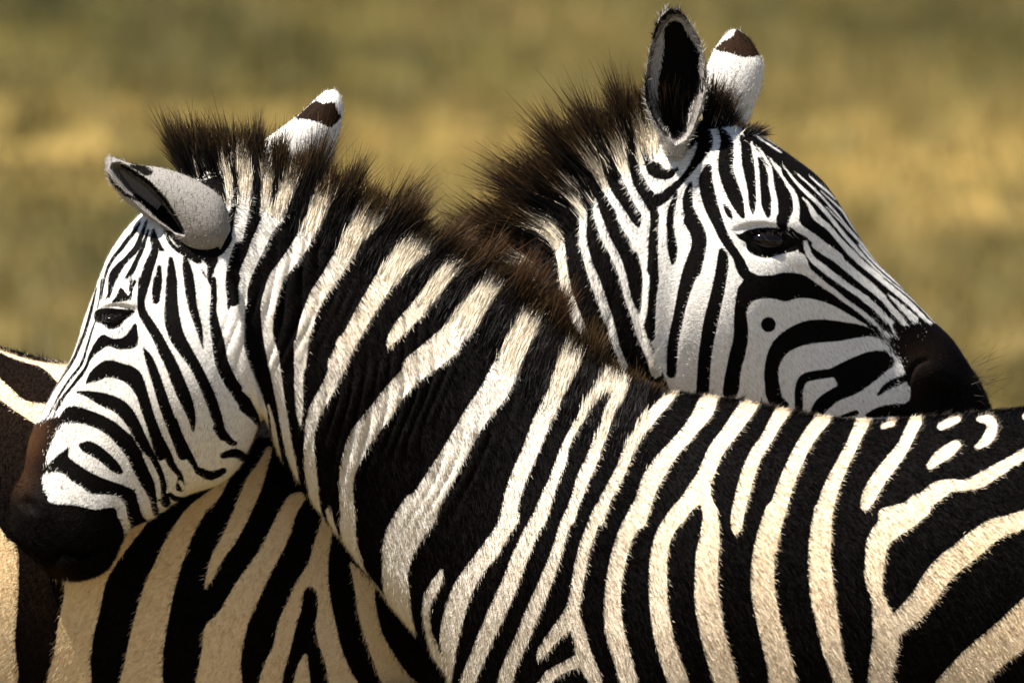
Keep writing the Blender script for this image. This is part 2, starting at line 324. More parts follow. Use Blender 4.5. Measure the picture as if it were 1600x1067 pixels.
# ------------------------------------------------------------------ coat of the zebra behind
COAT_REAR = """
P wc -400,-140 -60,-100 10,20 20,60 80,150 140,210 150,400 140,600 125,800 105,1100 -400,1100
P wc 900,-60 1010,-60 925,75 830,200 750,310 690,420 650,600 612,750 592,900 575,1100 330,1100 370,850 400,650 432,480 430,200 600,0 800,-60
P wc 1385,-190 1460,-260 1400,-120 1300,0 1230,120 1180,250 1140,370 1100,520 1070,680 1042,850 1034,1000 1030,1100 780,1100 802,930 832,780 872,620 932,430 1000,280 1062,150 1160,0 1240,-80
O ws 424,700,8 412,730,18 402,750,26 391,776,27 381,800,26 363,837,23 347,862,19 335,890,14 326,914,4
H wc -10,290 50,200 150,0 230,-120 330,-120 265,0 205,180 110,360 0,600 -40,700 -80,900 -95,1100 -355,1100 -350,1000 -320,850 -300,700 -210,600 -110,430
H wc 480,-20 500,60 480,150 462,300 462,420 480,560 510,700 540,830 600,980 660,1100 490,1100 440,920 400,800 380,700 395,600 390,490 350,450 310,480 290,600 260,700 230,830 190,960 155,1100 30,1100 70,920 120,820 150,680 200,560 260,430 330,320 370,200 410,70 440,-20
H wc 315,866 332,900 342,1100 245,1100 270,950
H wc 600,300 740,440 748,520 770,650 802,760 870,880 950,1000 1040,1100 830,1100 740,920 690,780 650,640 630,500 610,380
B ws -60,420,10 0,434,11 60,455,18 160,490,22 260,515,28 340,545,66 400,575,110 470,600,160
B ws -60,610,120 60,702,92 150,772,84 240,812,116 330,840,160
O ws 330,690,30 380,640,30 430,600,26 470,570,14
O ws 235,785,40 290,720,36 330,660,30 370,610,24 400,585,14
O ws 530,715,26 580,650,26 630,590,22 660,550,12
O ws 590,790,24 640,710,30 700,640,26 750,570,22 780,520,12
O ws 650,860,28 720,770,32 790,700,28 830,640,16
O ws 720,960,30 780,860,34 850,780,26 890,720,12
O ws 760,1040,30 770,1000,34 850,900,28 900,830,10
O ws 910,560,18 950,640,22 980,700,12
O ws 100,800,60 140,740,60 190,690,50 230,640,40 260,600,20
Q ws 775,890,60 762,960,78 770,1080,74
R ws 325,10,84 312,120,76 335,230,68 350,330,62 362,430,66 387,530,66 420,620,66 457,720,66 500,810,58 532,890,50 556,960,46 566,1015,20
R ws 150,310,50 142,400,74 160,470,26
Q ws 955,672,76 942,760,56 940,850,48 936,950,48 930,1080,42
R ws 490,0,42 490,100,40 502,210,48 532,330,54 570,430,66 610,540,66 646,640,58 680,740,58 710,850,48 742,940,40 785,1040,40
Q ws 1022,755,14 1030,850,44 1060,950,56 1112,1080,60
R ws 612,30,46 642,130,48 690,220,54 732,310,58 770,420,48 792,520,48 822,610,48 860,700,58 892,800,66 930,900,60 980,1000,80 1000,1070,80
Q ws 1142,430,84 1140,530,66 1102,590,64 1092,670,50 1130,750,48 1190,840,56 1242,930,60 1282,1000,68 1312,1080,94
R ws 752,-10,56 822,90,86 882,150,78 906,230,80 922,330,58 930,430,50 925,540,48 915,640,44 890,730,50
Q ws 1355,215,46 1312,310,38 1272,410,46 1232,500,66 1232,590,66 1272,690,48 1330,800,58 1382,890,48 1388,950,40 1345,1030,90
R ws 930,-20,60 930,60,80 905,150,90 905,240,70
Q ws 1340,330,26 1332,450,24 1350,560,36 1372,640,48 1420,700,48 1500,690,58 1580,640,56
T wc 10,185 30,120 110,50 140,150 250,260 330,240 410,230 380,300 330,400 240,500 150,550 80,530 30,450 0,350
T bc 20,288 60,310 140,340 180,380 270,366 240,430 150,452 70,424 40,372
O wp 1011,300 1023,330 1020,420 1019,440 1017,480 1015,530 1033,575 1050,620 1060,700 1600,760 1660,500 1400,300 1180,190 1100,205 1062,262 1030,310
T bs 0,420,36 40,520,52 90,600,84 92,680,56 96,800,56 90,900,66 85,1080,80
T bs 435,50,50 442,140,110 450,200,112 420,270,84 370,350,56 300,440,46 230,510,60 150,580,84 92,612,66
R bs 995,-10,60 977,100,54 972,200,58 976,330,66 984,430,66 975,530,58 966,640,58 960,750,66 970,840,34
T bs 252,535,20 226,620,46 206,720,52 210,820,52 221,920,70 226,1000,48 220,1042,12
T bs 352,475,24 330,560,66 332,650,76 370,750,92 410,850,98 402,950,98 370,1080,100
R bs 1240,20,108 1290,120,106 1290,220,106 1252,320,104 1220,420,104 1190,520,88 1166,620,78 1146,720,76 1122,830,76 1110,930,76 1104,1080,70
T bs 472,365,50 452,450,94 470,560,104 500,660,96 540,760,78 580,850,72 630,930,66 680,1000,62 722,1080,60
T bs 555,95,30 600,180,86 595,280,106 592,380,106 620,480,106 660,580,98 690,660,66 712,712,26
T bs 580,628,20 610,680,42 635,725,16
T bs 698,145,24 740,230,86 746,330,86 760,430,76 772,530,58 776,620,52 780,690,16
T bs 828,315,44 850,420,72 866,520,72 872,620,70 886,700,36
T bs 918,375,34 960,470,86 1000,570,106 1006,660,106 985,730,92 985,770,60 1032,802,10
T bp 690,60 800,130 1000,240 1150,350 1310,470 1420,640 1520,800 1640,960 1740,1100 1640,1100 1500,960 1400,870 1290,740 1200,640 1110,540 1060,480 1010,400 940,340 900,380 870,350 820,260 780,200 740,200
T ws 772,190,12 792,280,24 810,370,24 816,480,24 820,580,28 820,690,28
T ws 822,230,12 872,310,18 905,380,18 906,470,36 925,580,38 936,680,38
T ws 900,300,8 950,380,16 1010,460,20 1070,550,36 1085,640,46 1062,730,56 1042,790,36
T ws 990,360,10 1060,440,20 1130,520,28 1200,590,26 1280,670,26 1350,735,24 1430,815,22 1510,910,20 1600,1010,20 1660,1070,18
T ws 1130,570,6 1172,630,36 1222,710,60 1300,790,54 1380,870,50 1450,950,46 1540,1030,42 1600,1080,42
T ws 1180,430,8 1260,510,12 1340,600,11 1420,700,12 1480,800,12 1540,880,11 1612,970,11 1690,1070,10
T ws 1285,545,6 1360,660,9 1440,790,9 1520,900,9 1600,1000,9 1670,1085,9
T ws 810,150,8 900,210,12 980,262,8
T bs 1125,600,30 1142,680,84 1172,760,94 1250,825,84 1340,895,76 1420,965,66 1520,1045,58
T bs 1110,830,12 1160,880,36 1222,960,56 1310,1040,58 1360,1080,58
T bc 638,798 680,830 750,798 850,782 950,788 1030,808 1100,858 1132,910 1060,950 960,972 880,996 800,980 740,940 728,890 680,860
T bs 1125,915,30 1150,980,28 1190,1050,28
T bs 560,945,40 572,1000,76 566,1080,76
U bc 300,150 370,188 470,192 550,176 660,188 740,240 850,322 960,400 1080,495 1160,580 1160,560 1080,515 1000,462 880,392 800,356 700,330 620,330 560,348 480,332 390,336 342,370 326,420 336,540 320,660 292,760 272,900 186,900 214,700 246,560 250,430 270,280 305,220
U bs 220,-10,40 270,100,48 310,180,64 380,220,60
U bs 660,60,20 705,125,30 770,190,33 860,268,38 955,345,40 1040,420,34 1110,480,34
U bs 695,10,46 780,80,56 880,155,64 962,222,56 1060,312,64 1150,392,70
U bs 855,0,60 960,90,70 1060,172,66 1150,255,76
U bs 174,50,34 182,120,70 166,230,76 140,350,82 112,470,86 92,580,82 76,700,78 64,900,78
U bs 455,485,90
U bs 560,960,40 500,930,90 476,820,88 480,720,88 522,625,108 600,565,126 690,532,140 780,522,136 880,524,118 990,522,80 1080,532,46 1150,565,34
U bs 640,1000,48 640,870,52 670,805,56 740,785,56 830,772,56 900,752,80 1000,716,96 1080,690,98 1150,680,80
U bc 850,760 1000,690 1150,660 1150,765 1000,850 880,890 868,836
U bs 1150,740,50 1060,800,76 960,860,86 860,900,84 785,955,92 750,1000,80
U bs 900,1030,20 980,1010,36
V bs 0,170,30 60,262,33 150,352,36 250,440,36 340,512,36 400,572,28 460,640,28 492,692,28
V bs 20,110,36 82,190,56 180,272,64 280,372,56 362,442,64 422,520,56 470,582,46 512,622,26
V bs 0,20,84 100,92,76 200,182,74 300,282,74 380,362,74 442,432,64 490,510,46 522,562,36
V bs 100,0,40 180,90,40 260,180,40 340,258,36 420,330,40 500,392,30 562,452,30 622,522,30
V bs 440,388,30 500,440,26 550,510,22 572,552,22
V bs 190,22,12 270,132,12 350,232,10 432,312,10 532,402,9 640,502,7 720,572,7
V bs 240,30,10 302,130,9 402,262,9 522,372,8 700,542,8
O bp 1215,240 1262,262 1300,300 1345,370 1395,430 1440,475 1482,520 1440,540 1400,545 1370,520 1320,482 1275,445 1262,420 1254,395 1245,380 1232,362 1236,330 1238,305 1222,278
a ws 0,225,16 60,320,34 128,430,54 155,540,62 150,640,76 130,720,104 180,780,86 260,830,76 340,890,86 420,960,96 520,1030,98 600,1090,98
b ws 320,20,100 400,80,98 520,155,94 640,250,90 760,350,90 880,450,84 980,530,76 1070,612,74
c ws 0,372,74 120,452,70 220,542,62 310,642,58 390,742,60 470,832,64 540,910,50
a ws 220,460,10 290,540,34 340,640,64 400,700,64 490,770,56 570,860,52 650,950,56 740,1040,64 790,1090,66
b ws 610,0,50 680,90,64 760,162,62 850,240,62 940,312,62 1040,392,62
c ws 0,192,56 110,282,54 220,372,52 320,452,52 430,542,56 530,622,52 640,722,48 740,822,42 820,890,34
a ws 20,130,8 90,220,18 160,310,28 260,410,36 370,510,40 470,620,38 560,730,38 650,840,38 740,940,38 850,1060,34
c ws 0,80,26 100,180,22 200,280,20 300,370,16 400,450,14 520,545,12 650,655,10 760,765,9 870,885,7
a ws 170,220,12 250,290,15 340,370,17 430,460,18 510,550,18 600,650,18 680,750,18 770,850,20 880,970,20 960,1067,18
c ws 20,20,22 120,140,22 220,245,20 320,335,18 430,430,15 560,545,13 700,672,11 830,800,9 900,880,8
a ws 300,240,10 400,330,20 500,410,20 570,480,14
a ws 410,390,6 500,470,13 580,540,20 650,610,22 705,700,18 785,810,15 870,905,14
a ws 470,560,8 550,640,13 630,720,13 700,800,13 800,900,13 900,1010,13
c ws 60,15,16 150,128,18 260,240,18 400,370,17 540,500,16 680,640,14 800,770,12 930,920,12
c ws 340,570,8 420,640,36 500,720,56 580,790,74 640,850,80
b ws 195,0,48 222,90,62 272,180,66 360,252,74 460,332,76 570,412,72 680,490,66 790,562,66 890,632,62 980,712,56 1070,802,56
c ws 0,557,56 100,642,60 200,722,60 280,802,62 370,880,60
c ws 370,925,20 420,1000,18 480,1050,10
b ws 120,200,180 200,300,100 300,382,76 400,462,66 520,545,56 640,642,46 760,722,46 860,802,46 950,882,34 1000,925,14
c ws 0,732,36 90,802,40 170,872,46 220,920,22 300,1000,54 350,1040,44
V bc 496,600 520,556 560,562 640,540 690,556 740,566 820,640 920,760 1000,880 1040,1000 1040,1250 560,1250 560,1060 350,1040 380,1000 450,975 560,960 575,900 556,850 530,760 488,690 510,640
V bc 400,705 440,700 490,735 480,780 420,800 380,760
V bs 408,922,14 450,882,36 510,852,46 560,832,36
"""
field_front = Field(-CLIP).run(COAT_FRONT)
field_rear = Field(-CLIP).run(COAT_REAR)
# ------------------------------------------------------------------ materials
def new_mat(name):
    m = bpy.data.materials.new(name); m.use_nodes = True
    nt = m.node_tree; nt.nodes.clear()
    out = nt.nodes.new("ShaderNodeOutputMaterial")
    return m, nt, out
def N(nt, kind, **kw):
    n = nt.nodes.new(kind)
    for k, v in kw.items():
        if k.startswith('_'):
            setattr(n, k[1:], v)
        else:
            key = int(k[1:]) if k[0] == 'i' and k[1:].isdigit() else k.replace('__', ' ')
            n.inputs[key].default_value = v
    return n
def mth(nt, op, a, b=None, clamp=False):
    n = nt.nodes.new("ShaderNodeMath"); n.operation = op; n.use_clamp = clamp
    for i, v in enumerate((a, b)):
        if v is None: continue
        if isinstance(v, (int, float)): n.inputs[i].default_value = v
        else: nt.links.new(v, n.inputs[i])
    return n.outputs[0]
def mixc(nt, f, a, b):
    n = nt.nodes.new("ShaderNodeMix"); n.data_type = 'RGBA'
    for i, v in ((0, f), (6, a), (7, b)):
        if isinstance(v, (int, float)): n.inputs[i].default_value = v
        elif isinstance(v, tuple): n.inputs[i].default_value = (*v, 1)
        else: nt.links.new(v, n.inputs[i])
    return n.outputs[2]
def attr(nt, name):
    n = nt.nodes.new("ShaderNodeAttribute"); n.attribute_name = name
    return n

def coat_material(name, white, warm):
    m, nt, out = new_mat(name)
    L = nt.links.new
    b = N(nt, "ShaderNodeBsdfPrincipled", Roughness=0.75)
    b.inputs["Specular IOR Level"].default_value = 0.04
    tc = N(nt, "ShaderNodeTexCoord")
    # hair-like noise: coordinates along / across the lie of the fur, stored on the mesh
    fl = attr(nt, "fur_uv")
    mp = N(nt, "ShaderNodeMapping"); mp.inputs["Scale"].default_value = (0.11, 0.55, 1.0)
    L(fl.outputs["Vector"], mp.inputs[0])
    n1 = N(nt, "ShaderNodeTexNoise", Scale=1.0, Detail=3.0, Roughness=0.6); L(mp.outputs[0], n1.inputs["Vector"])
    n2 = N(nt, "ShaderNodeTexNoise", Scale=260.0, Detail=3.0, Roughness=0.6); L(tc.outputs["Object"], n2.inputs["Vector"])
    n3 = N(nt, "ShaderNodeTexNoise", Scale=14.0, Detail=4.0, Roughness=0.6); L(tc.outputs["Object"], n3.inputs["Vector"])
    s = attr(nt, "coat").outputs["Fac"]
    soft = attr(nt, "softness").outputs["Fac"]
    j = mth(nt, 'MULTIPLY', mth(nt, 'SUBTRACT', n1.outputs[0], 0.5), mth(nt, 'MULTIPLY', soft, 9.0))
    s2 = mth(nt, 'ADD', s, j)
    f = mth(nt, 'ADD', mth(nt, 'MULTIPLY', s2, 0.55), 0.5, True)
    w = mixc(nt, n3.outputs[0], white, warm)
    w = mixc(nt, mth(nt, 'MULTIPLY', mth(nt, 'SUBTRACT', 0.53, n1.outputs[0]), 3.5, True), w, (0.30, 0.24, 0.17))
    w = mixc(nt, attr(nt, "warm").outputs["Fac"], w, (0.74, 0.54, 0.29))
    gr = attr(nt, "thin_coat").outputs["Fac"]  # sparse hair over dark skin, plus shade painted into the near ears
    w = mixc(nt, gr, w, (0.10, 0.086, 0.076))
    k = mixc(nt, n3.outputs[0], (0.0008, 0.0006, 0.0006), (0.0035, 0.0026, 0.002))
    br = attr(nt, "brown").outputs["Fac"]
    k = mixc(nt, br, k, (0.042, 0.019, 0.008))
    c = mixc(nt, f, k, w)
    L(c, b.inputs["Base Color"])
    bp = N(nt, "ShaderNodeBump", Strength=0.35, Distance=0.0015)
    L(n1.outputs[0], bp.inputs["Height"])
    bp2 = N(nt, "ShaderNodeBump", Strength=0.5, Distance=0.0016)
    L(n2.outputs[0], bp2.inputs["Height"]); L(bp.outputs[0], bp2.inputs["Normal"])
    L(bp2.outputs[0], b.inputs["Normal"])
    L(b.outputs[0], out.inputs[0])
    return m

def hair_material(name, spec=0.15):
    m, nt, out = new_mat(name)
    L = nt.links.new
    a = attr(nt, "hair_colour")
    b = N(nt, "ShaderNodeBsdfPrincipled", Roughness=0.55)
    b.inputs["Specular IOR Level"].default_value = spec
    L(a.outputs["Color"], b.inputs["Base Color"])
    t = N(nt, "ShaderNodeBsdfTranslucent"); L(a.outputs["Color"], t.inputs[0])
    mx = N(nt, "ShaderNodeMixShader", Fac=0.25)
    L(b.outputs[0], mx.inputs[1]); L(t.outputs[0], mx.inputs[2]); L(mx.outputs[0], out.inputs[0])
    return m

def plain(name, col, rough=0.6, spec=0.3):
    m, nt, out = new_mat(name)
    b = N(nt, "ShaderNodeBsdfPrincipled", Roughness=rough)
    b.inputs["Specular IOR Level"].default_value = spec
    n = N(nt, "ShaderNodeTexNoise", Scale=90.0, Detail=4.0)
    c = mixc(nt, n.outputs[0], tuple(v * 0.7 for v in col), tuple(v * 1.3 for v in col))
    nt.links.new(c, b.inputs["Base Color"]); nt.links.new(b.outputs[0], out.inputs[0])
    return m

M_coat_front = coat_material("zebra coat", (0.72, 0.71, 0.69), (0.66, 0.62, 0.56))
M_coat_rear = coat_material("zebra coat warm", (0.70, 0.69, 0.67), (0.64, 0.60, 0.54))
M_hair = hair_material("mane hair")
M_fur = hair_material("short fur", 0.02)
M_eye = plain("eye", (0.003, 0.002, 0.0018), 0.07, 0.22)
M_hoof = plain("hoof horn", (0.03, 0.027, 0.025), 0.5)

# ------------------------------------------------------------------ lofted animal bodies
def loft(sections, step_u, nv):
    """sections: rows (Tx,Ty,Bx,By,half,off,skew,power). Returns points (nu,nv,3) and section index u"""
    K = np.asarray(sections, float)
    fine = spline(K, n_per=24)
    mid = np.hypot(*np.diff((fine[:, 0:2] + fine[:, 2:4]) / 2, axis=0).T)
    top = np.hypot(*np.diff(fine[:, 0:2], axis=0).T); bot = np.hypot(*np.diff(fine[:, 2:4], axis=0).T)
    dl = np.maximum(np.maximum(mid, top), bot)
    cx = ((fine[:-1, 0] + fine[:-1, 2]) / 2 + (fine[1:, 0] + fine[1:, 2]) / 2) / 2
    dl = dl / step_u(cx)
    L = np.concatenate([[0], np.cumsum(dl)])
    n = int(L[-1]) + 1
    uu = np.interp(np.linspace(0, L[-1], n), L, np.linspace(0, len(K) - 1, len(fine)))
    R = spline(K, u=uu)
    th = (np.arange(nv) + 0.5) / nv * 2 * np.pi
    t = (1 - np.cos(th)) / 2
    side = -np.sign(np.sin(th))                      # first half of the ring faces -out (the viewer's side)
    s = t[None, :] ** R[:, 6:7]
    prof = (np.clip(4 * s * (1 - s), 0, 1)) ** R[:, 7:8]
    P = np.empty((n, nv, 3))
    P[..., 0] = R[:, 0:1] + (R[:, 2:3] - R[:, 0:1]) * t
    P[..., 1] = R[:, 1:2] + (R[:, 3:4] - R[:, 1:2]) * t
    P[..., 2] = R[:, 5:6] + side * prof * R[:, 4:5]
    return P, prof, side[None, :] * np.ones((n, 1)), R

def gauss(x, y, b):
    cx, cy, rx, ry, ang = b
    c, s = math.cos(math.radians(ang)), math.sin(math.radians(ang))
    u = ((x - cx) * c + (y - cy) * s) / rx; v = (-(x - cx) * s + (y - cy) * c) / ry
    return np.exp(-(u * u + v * v))

def line_dist(x, y, pts):
    """signed distance to a polyline (positive on the left of its direction) and the position along it 0..1"""
    P = spline(np.asarray(pts, float), n_per=6)
    best = np.full(x.shape, 1e9); sg = np.zeros(x.shape); al = np.zeros(x.shape)
    n = len(P) - 1
    for i, (a, b) in enumerate(zip(P[:-1], P[1:])):
        dx, dy = b - a
        t = np.clip(((x - a[0]) * dx + (y - a[1]) * dy) / (dx * dx + dy * dy + 1e-9), 0, 1)
        ex, ey = x - a[0] - t * dx, y - a[1] - t * dy
        d = np.hypot(ex, ey)
        k = d < best
        best[k] = d[k]; sg[k] = np.sign(dx * ey - dy * ex)[k]; al[k] = ((i + t) / n)[k]
    return best * sg, al

def grid_faces(nu, nv):
    i = np.arange(nu - 1)[:, None]; j = np.arange(nv)[None, :]; j2 = (j + 1) % nv
    return np.stack([i * nv + j, (i + 1) * nv + j, (i + 1) * nv + j2, i * nv + j2], -1).reshape(-1, 4)

def leg_shell(cx, cy, out, top, radii, lean, scale, depth):
    """a leg from inside the trunk down to the hoof, in metres; radii along/out at given heights"""
    base = to_world(np.array([[cx, cy, out]]), scale, depth)[0]
    rows = []
    for z, rx, ry, dx in radii:
        rows.append([base[0] + dx, base[1] + lean * (1 - z / base[2]), z, rx, ry])
    q = spline(np.array(rows), n_per=6)
    a = np.arange(20) / 20 * 2 * np.pi
    V = np.stack([q[:, 0:1] + q[:, 3:4] * np.cos(a), q[:, 1:2] + q[:, 4:5] * np.sin(a), q[:, 2:3] + 0 * a], -1)
    return V
# ------------------------------------------------------------------ building one zebra
def surface_normals(P):
    du = np.gradient(P, axis=0)
    dv = np.roll(P, -1, 1) - np.roll(P, 1, 1)
    n = np.cross(dv, du)
    n /= np.linalg.norm(n, axis=-1, keepdims=True) + 1e-9
    c = P.mean(1, keepdims=True)
    if (n * (P - c)).sum() < 0:
        n = -n
    return n, du / (np.linalg.norm(du, axis=-1, keepdims=True) + 1e-9), dv / (np.linalg.norm(dv, axis=-1, keepdims=True) + 1e-9)

def outside_pattern(x, y, xe, sgn):
    return CLIP * np.sin((sgn * (x - xe) + 0.45 * (y - 640)) / 34.0)

def blobs(x, y, L):
    o = np.zeros(np.shape(x))
    for b in L:
        o = np.maximum(o, b[5] * gauss(x, y, b[:5]))
    return o

def build_zebra(zd):
    sc, dep = zd['scale'], zd['depth']
    root = bpy.data.objects.new("zebra", None)
    scene.collection.objects.link(root)
    root.empty_display_size = 0.2
    root.location = (to_world(np.array([[zd['root'][0], H / 2, 0.0]]), sc, dep)[0][0], dep, 0.0)
    root['label'] = zd['label']; root['category'] = 'zebra'; root['group'] = 'two zebras standing side by side'
    def child(name, V, F, mat, attrs=None):
        return make_mesh(name, np.asarray(V) - np.array(root.location), F, mat, root, attrs)
    # --- trunk, neck and head: one lofted surface
    P, prof, side, R = loft(zd['sections'], zd['step'], zd['nv'])
    x, y = P[..., 0].copy(), P[..., 1].copy()
    edge = np.clip(prof * 1.4, 0, 1)
    bump = np.zeros(x.shape)
    for b in zd['bumps']:
        bump += b[5] * gauss(x, y, b[:5])
    for pts, amp, wid in zd['steps']:
        d, al = line_dist(x, y, pts)
        env = np.sin(np.clip(al, 0.02, 0.98) * np.pi) ** 0.5
        bump += amp * env * np.where(d > 0, np.exp(-(d / (wid * 3.5)) ** 2), np.exp(-(d / wid) ** 2) * 1.0) * np.where(d > 0, 1, np.clip(1 + d / wid, 0, 1))
    for pts, amp, wid in zd['creases']:
        d, al = line_dist(x, y, pts)
        env = np.sin(np.clip(al, 0.02, 0.98) * np.pi) ** 0.4
        bump -= amp * env * np.exp(-(d / wid) ** 2)
    for reg, ang, lam, amp in zd['ripples']:
        c, s = math.cos(math.radians(ang)), math.sin(math.radians(ang))
        q = (x * c + y * s) / lam + 0.9 * np.sin((-x * s + y * c) / 37.0 + x / 61.0) + 0.5 * np.sin((x + y) / 23.0)
        bump += amp * gauss(x, y, reg[:5]) * (0.55 + 0.45 * np.sin(x / 19.0 + 2 * np.sin(y / 31.0)) * np.sin(y / 27.0 + x / 90.0)) * (np.abs(np.sin(q * np.pi / 2)) ** 0.7 * 2 - 1)
    P[..., 2] += side * bump * edge
    nrm, tu, tv = surface_normals(P)
    nu, nv = x.shape
    coat = zd['field'].sample(np.clip(x, -70, 1670), np.clip(y, -70, 1110))
    xe, sgn = zd['edge']
    outp = outside_pattern(x, y, xe, sgn)
    k = np.clip((sgn * (x - xe)) / 40.0, 0, 1)
    coat = coat * (1 - k) + outp * k
    brown = blobs(x, y, zd['brown'])
    hx, hy, hr = zd['head']
    soft = 0.40 + blobs(x, y, zd['fade']) * 3.0 + 0.4 * np.clip((np.hypot(x - hx, y - hy) - hr) / 120.0, 0, 1)
    mid = (R[:, 0:2] + R[:, 2:4]) / 2
    arc = np.concatenate([[0], np.cumsum(np.hypot(*np.diff(mid, axis=0).T))])
    ring = np.concatenate([np.zeros((nu, 1)), np.cumsum(np.linalg.norm(np.diff(P, axis=1), axis=-1), axis=1)], 1)
    half = np.minimum(ring, ring[:, -1:] - ring) * np.where(np.arange(nv) < nv / 2, 1, -1)
    fuv = np.stack([arc[:, None] + 0 * half, half, 0 * half], -1)
    V = to_world(P, sc, dep).reshape(-1, 3)
    F = grid_faces(nu, nv)
    A = dict(coat=coat.ravel(), softness=soft.ravel(), brown=brown.ravel(), warm=blobs(x, y, zd['warm']).ravel(), fur_uv=fuv.reshape(-1, 3))
    # end caps
    caps = []
    for i0 in (0, nu - 1):
        ci = len(V); V = np.vstack([V, V[i0 * nv:(i0 + 1) * nv].mean(0)])
        for kk in A:
            A[kk] = np.concatenate([A[kk], A[kk][i0 * nv:i0 * nv + 1]])
        for j in range(0, nv, 2):
            a, b, c2 = i0 * nv + j, i0 * nv + (j + 1) % nv, i0 * nv + (j + 2) % nv
            caps.append((ci, a, b, c2) if i0 == 0 else (ci, c2, b, a))
    F = np.vstack([F, np.array(caps)])
    # legs, joined to the same surface object
    for (lx, ly, lo, radii) in zd['legs']:
        G = leg_shell(lx, ly, lo, None, radii, 0.0, sc, dep)
        off = len(V); n0, n1 = G.shape[:2]
        V = np.vstack([V, G.reshape(-1, 3)])
        F = np.vstack([F, grid_faces(n0, n1) + off])
        z = G[..., 2].ravel()
        A['coat'] = np.concatenate([A['coat'], np.where(z < 0.07, -CLIP, CLIP * np.sin(z / 0.016))])
        A['softness'] = np.concatenate([A['softness'], 0 * z + 0.3]); A['brown'] = np.concatenate([A['brown'], 0 * z]); A['warm'] = np.concatenate([A['warm'], 0 * z])
        A['fur_uv'] = np.concatenate([A['fur_uv'], G.reshape(-1, 3) * 1000])
    child("body", V, F, zd['mat'], A)
    # --- short fur over the part of the animal near the lens
    rg = np.random.default_rng(zd['seed'])
    cell = np.linalg.norm(np.cross(P[1:, :] - P[:-1, :], np.roll(P, -1, 1)[:-1] - P[:-1]), axis=-1)
    vis = (x[:-1] > -50) & (x[:-1] < 1650) & (y[:-1] < 1100) & ((side[:-1] < 0) | (prof[:-1] < 0.55))
    for bx0, by0, bx1, by1 in zd['hidden']:
        vis &= ~((x[:-1] > bx0) & (x[:-1] < bx1) & (y[:-1] > by0) & (y[:-1] < by1))
    pr = (cell * vis).ravel(); pr /= pr.sum()
    nf = zd['nfur']
    idx = np.searchsorted(np.cumsum(pr), rg.random(nf)); idx = np.clip(idx, 0, pr.size - 1)
    i, j = idx // nv, idx % nv
    fu, fv = rg.random(nf)[:, None], rg.random(nf)[:, None]
    j2 = (j + 1) % nv
    base = (P[i, j] * (1 - fu) + P[i + 1, j] * fu) * (1 - fv) + (P[i, j2] * (1 - fu) + P[i + 1, j2] * fu) * fv
    nb, ub, vb = nrm[i, j], tu[i, j], tv[i, j]
    hd = np.clip((np.hypot(base[:, 0] - hx, base[:, 1] - hy) - hr) / 120.0, 0, 1)[:, None]
    down = vb * np.where(j[:, None] < nv / 2, 1, -1)
    swirl = 0.5 * np.sin(base[:, 0:1] / 47.0 + base[:, 1:2] / 83.0) * 0.6
    rd = rg.normal(size=(nf, 3)) * 0.22
    D = ub * (0.85 - 0.25 * hd) + down * (0.15 + 0.45 * hd + swirl * 0.5) + nb * (0.42 - 0.02 * hd) + rd
    D /= np.linalg.norm(D, axis=1, keepdims=True)
    ln = (5.0 + 4.5 * hd) * (0.6 + 0.8 * rg.random((nf, 1)))
    wd = (0.75 + 0.2 * hd) * (0.7 + 0.6 * rg.random((nf, 1)))
    sd = np.cross(nb, D); sd /= np.linalg.norm(sd, axis=1, keepdims=True) + 1e-9
    base = base - nb * 0.6
    tip = base + D * ln - nb * ln * 0.08
    VV = np.stack([base + sd * wd / 2, base - sd * wd / 2, tip], 1)
    sft = blobs(base[:, 0], base[:, 1], zd['fade'])
    cs = zd['field'].sample(np.clip(base[:, 0], -70, 1670), np.clip(base[:, 1], -70, 1110)) + rg.normal(size=nf) * (1.3 + 0.3 * hd[:, 0] + 8 * sft)
    bro = blobs(base[:, 0], base[:, 1], zd['brown'])[:, None]
    tone = rg.random((nf, 1)) ** 2.2
    wcol = np.array(zd['fur_white']) * (1 - tone) + np.array(zd['fur_tan']) * tone
    wm = blobs(base[:, 0], base[:, 1], zd['warm'])[:, None]
    wcol = wcol * (1 - wm) + (np.array([[0.82, 0.64, 0.38]]) * (1 - tone) + np.array([[0.62, 0.38, 0.15]]) * tone) * wm
    kcol = np.array([[0.0022, 0.0016, 0.0013]]) * (0.3 + 1.2 * rg.random((nf, 1)) ** 2)
    kcol = kcol * (1 + 4.0 * blobs(base[:, 0], base[:, 1], zd['greyer'])[:, None])
    kcol = kcol * (1 - bro) + np.array([[0.042, 0.019, 0.008]]) * bro * (0.6 + 0.8 * rg.random((nf, 1)))
    col = np.where(cs[:, None] > 0, wcol, kcol)
    C4 = np.ones((nf, 3, 4)); C4[..., :3] = col[:, None, :]
    C4[:, :2, :3] *= 0.85; C4[:, 2, :3] = np.minimum(C4[:, 2, :3] * 1.12, 0.9)
    o = child("short_fur", to_world(VV, sc, dep).reshape(-1, 3), np.arange(nf * 3).reshape(-1, 3), M_fur, dict(hair_colour=C4.reshape(-1, 4)))
    wn_ = nb + D * 0.10 + rg.normal(size=(nf, 3)) * (0.24 + 0.02 * hd)
    wn_ /= np.linalg.norm(wn_, axis=1, keepdims=True)
    wn3 = np.stack([wn_[:, 0], -wn_[:, 1] * UPV[1] + wn_[:, 2] * FWD[1], -wn_[:, 1] * UPV[2] + wn_[:, 2] * FWD[2]], 1)
    o.data.normals_split_custom_set_from_vertices(np.repeat(wn3, 3, 0).tolist())
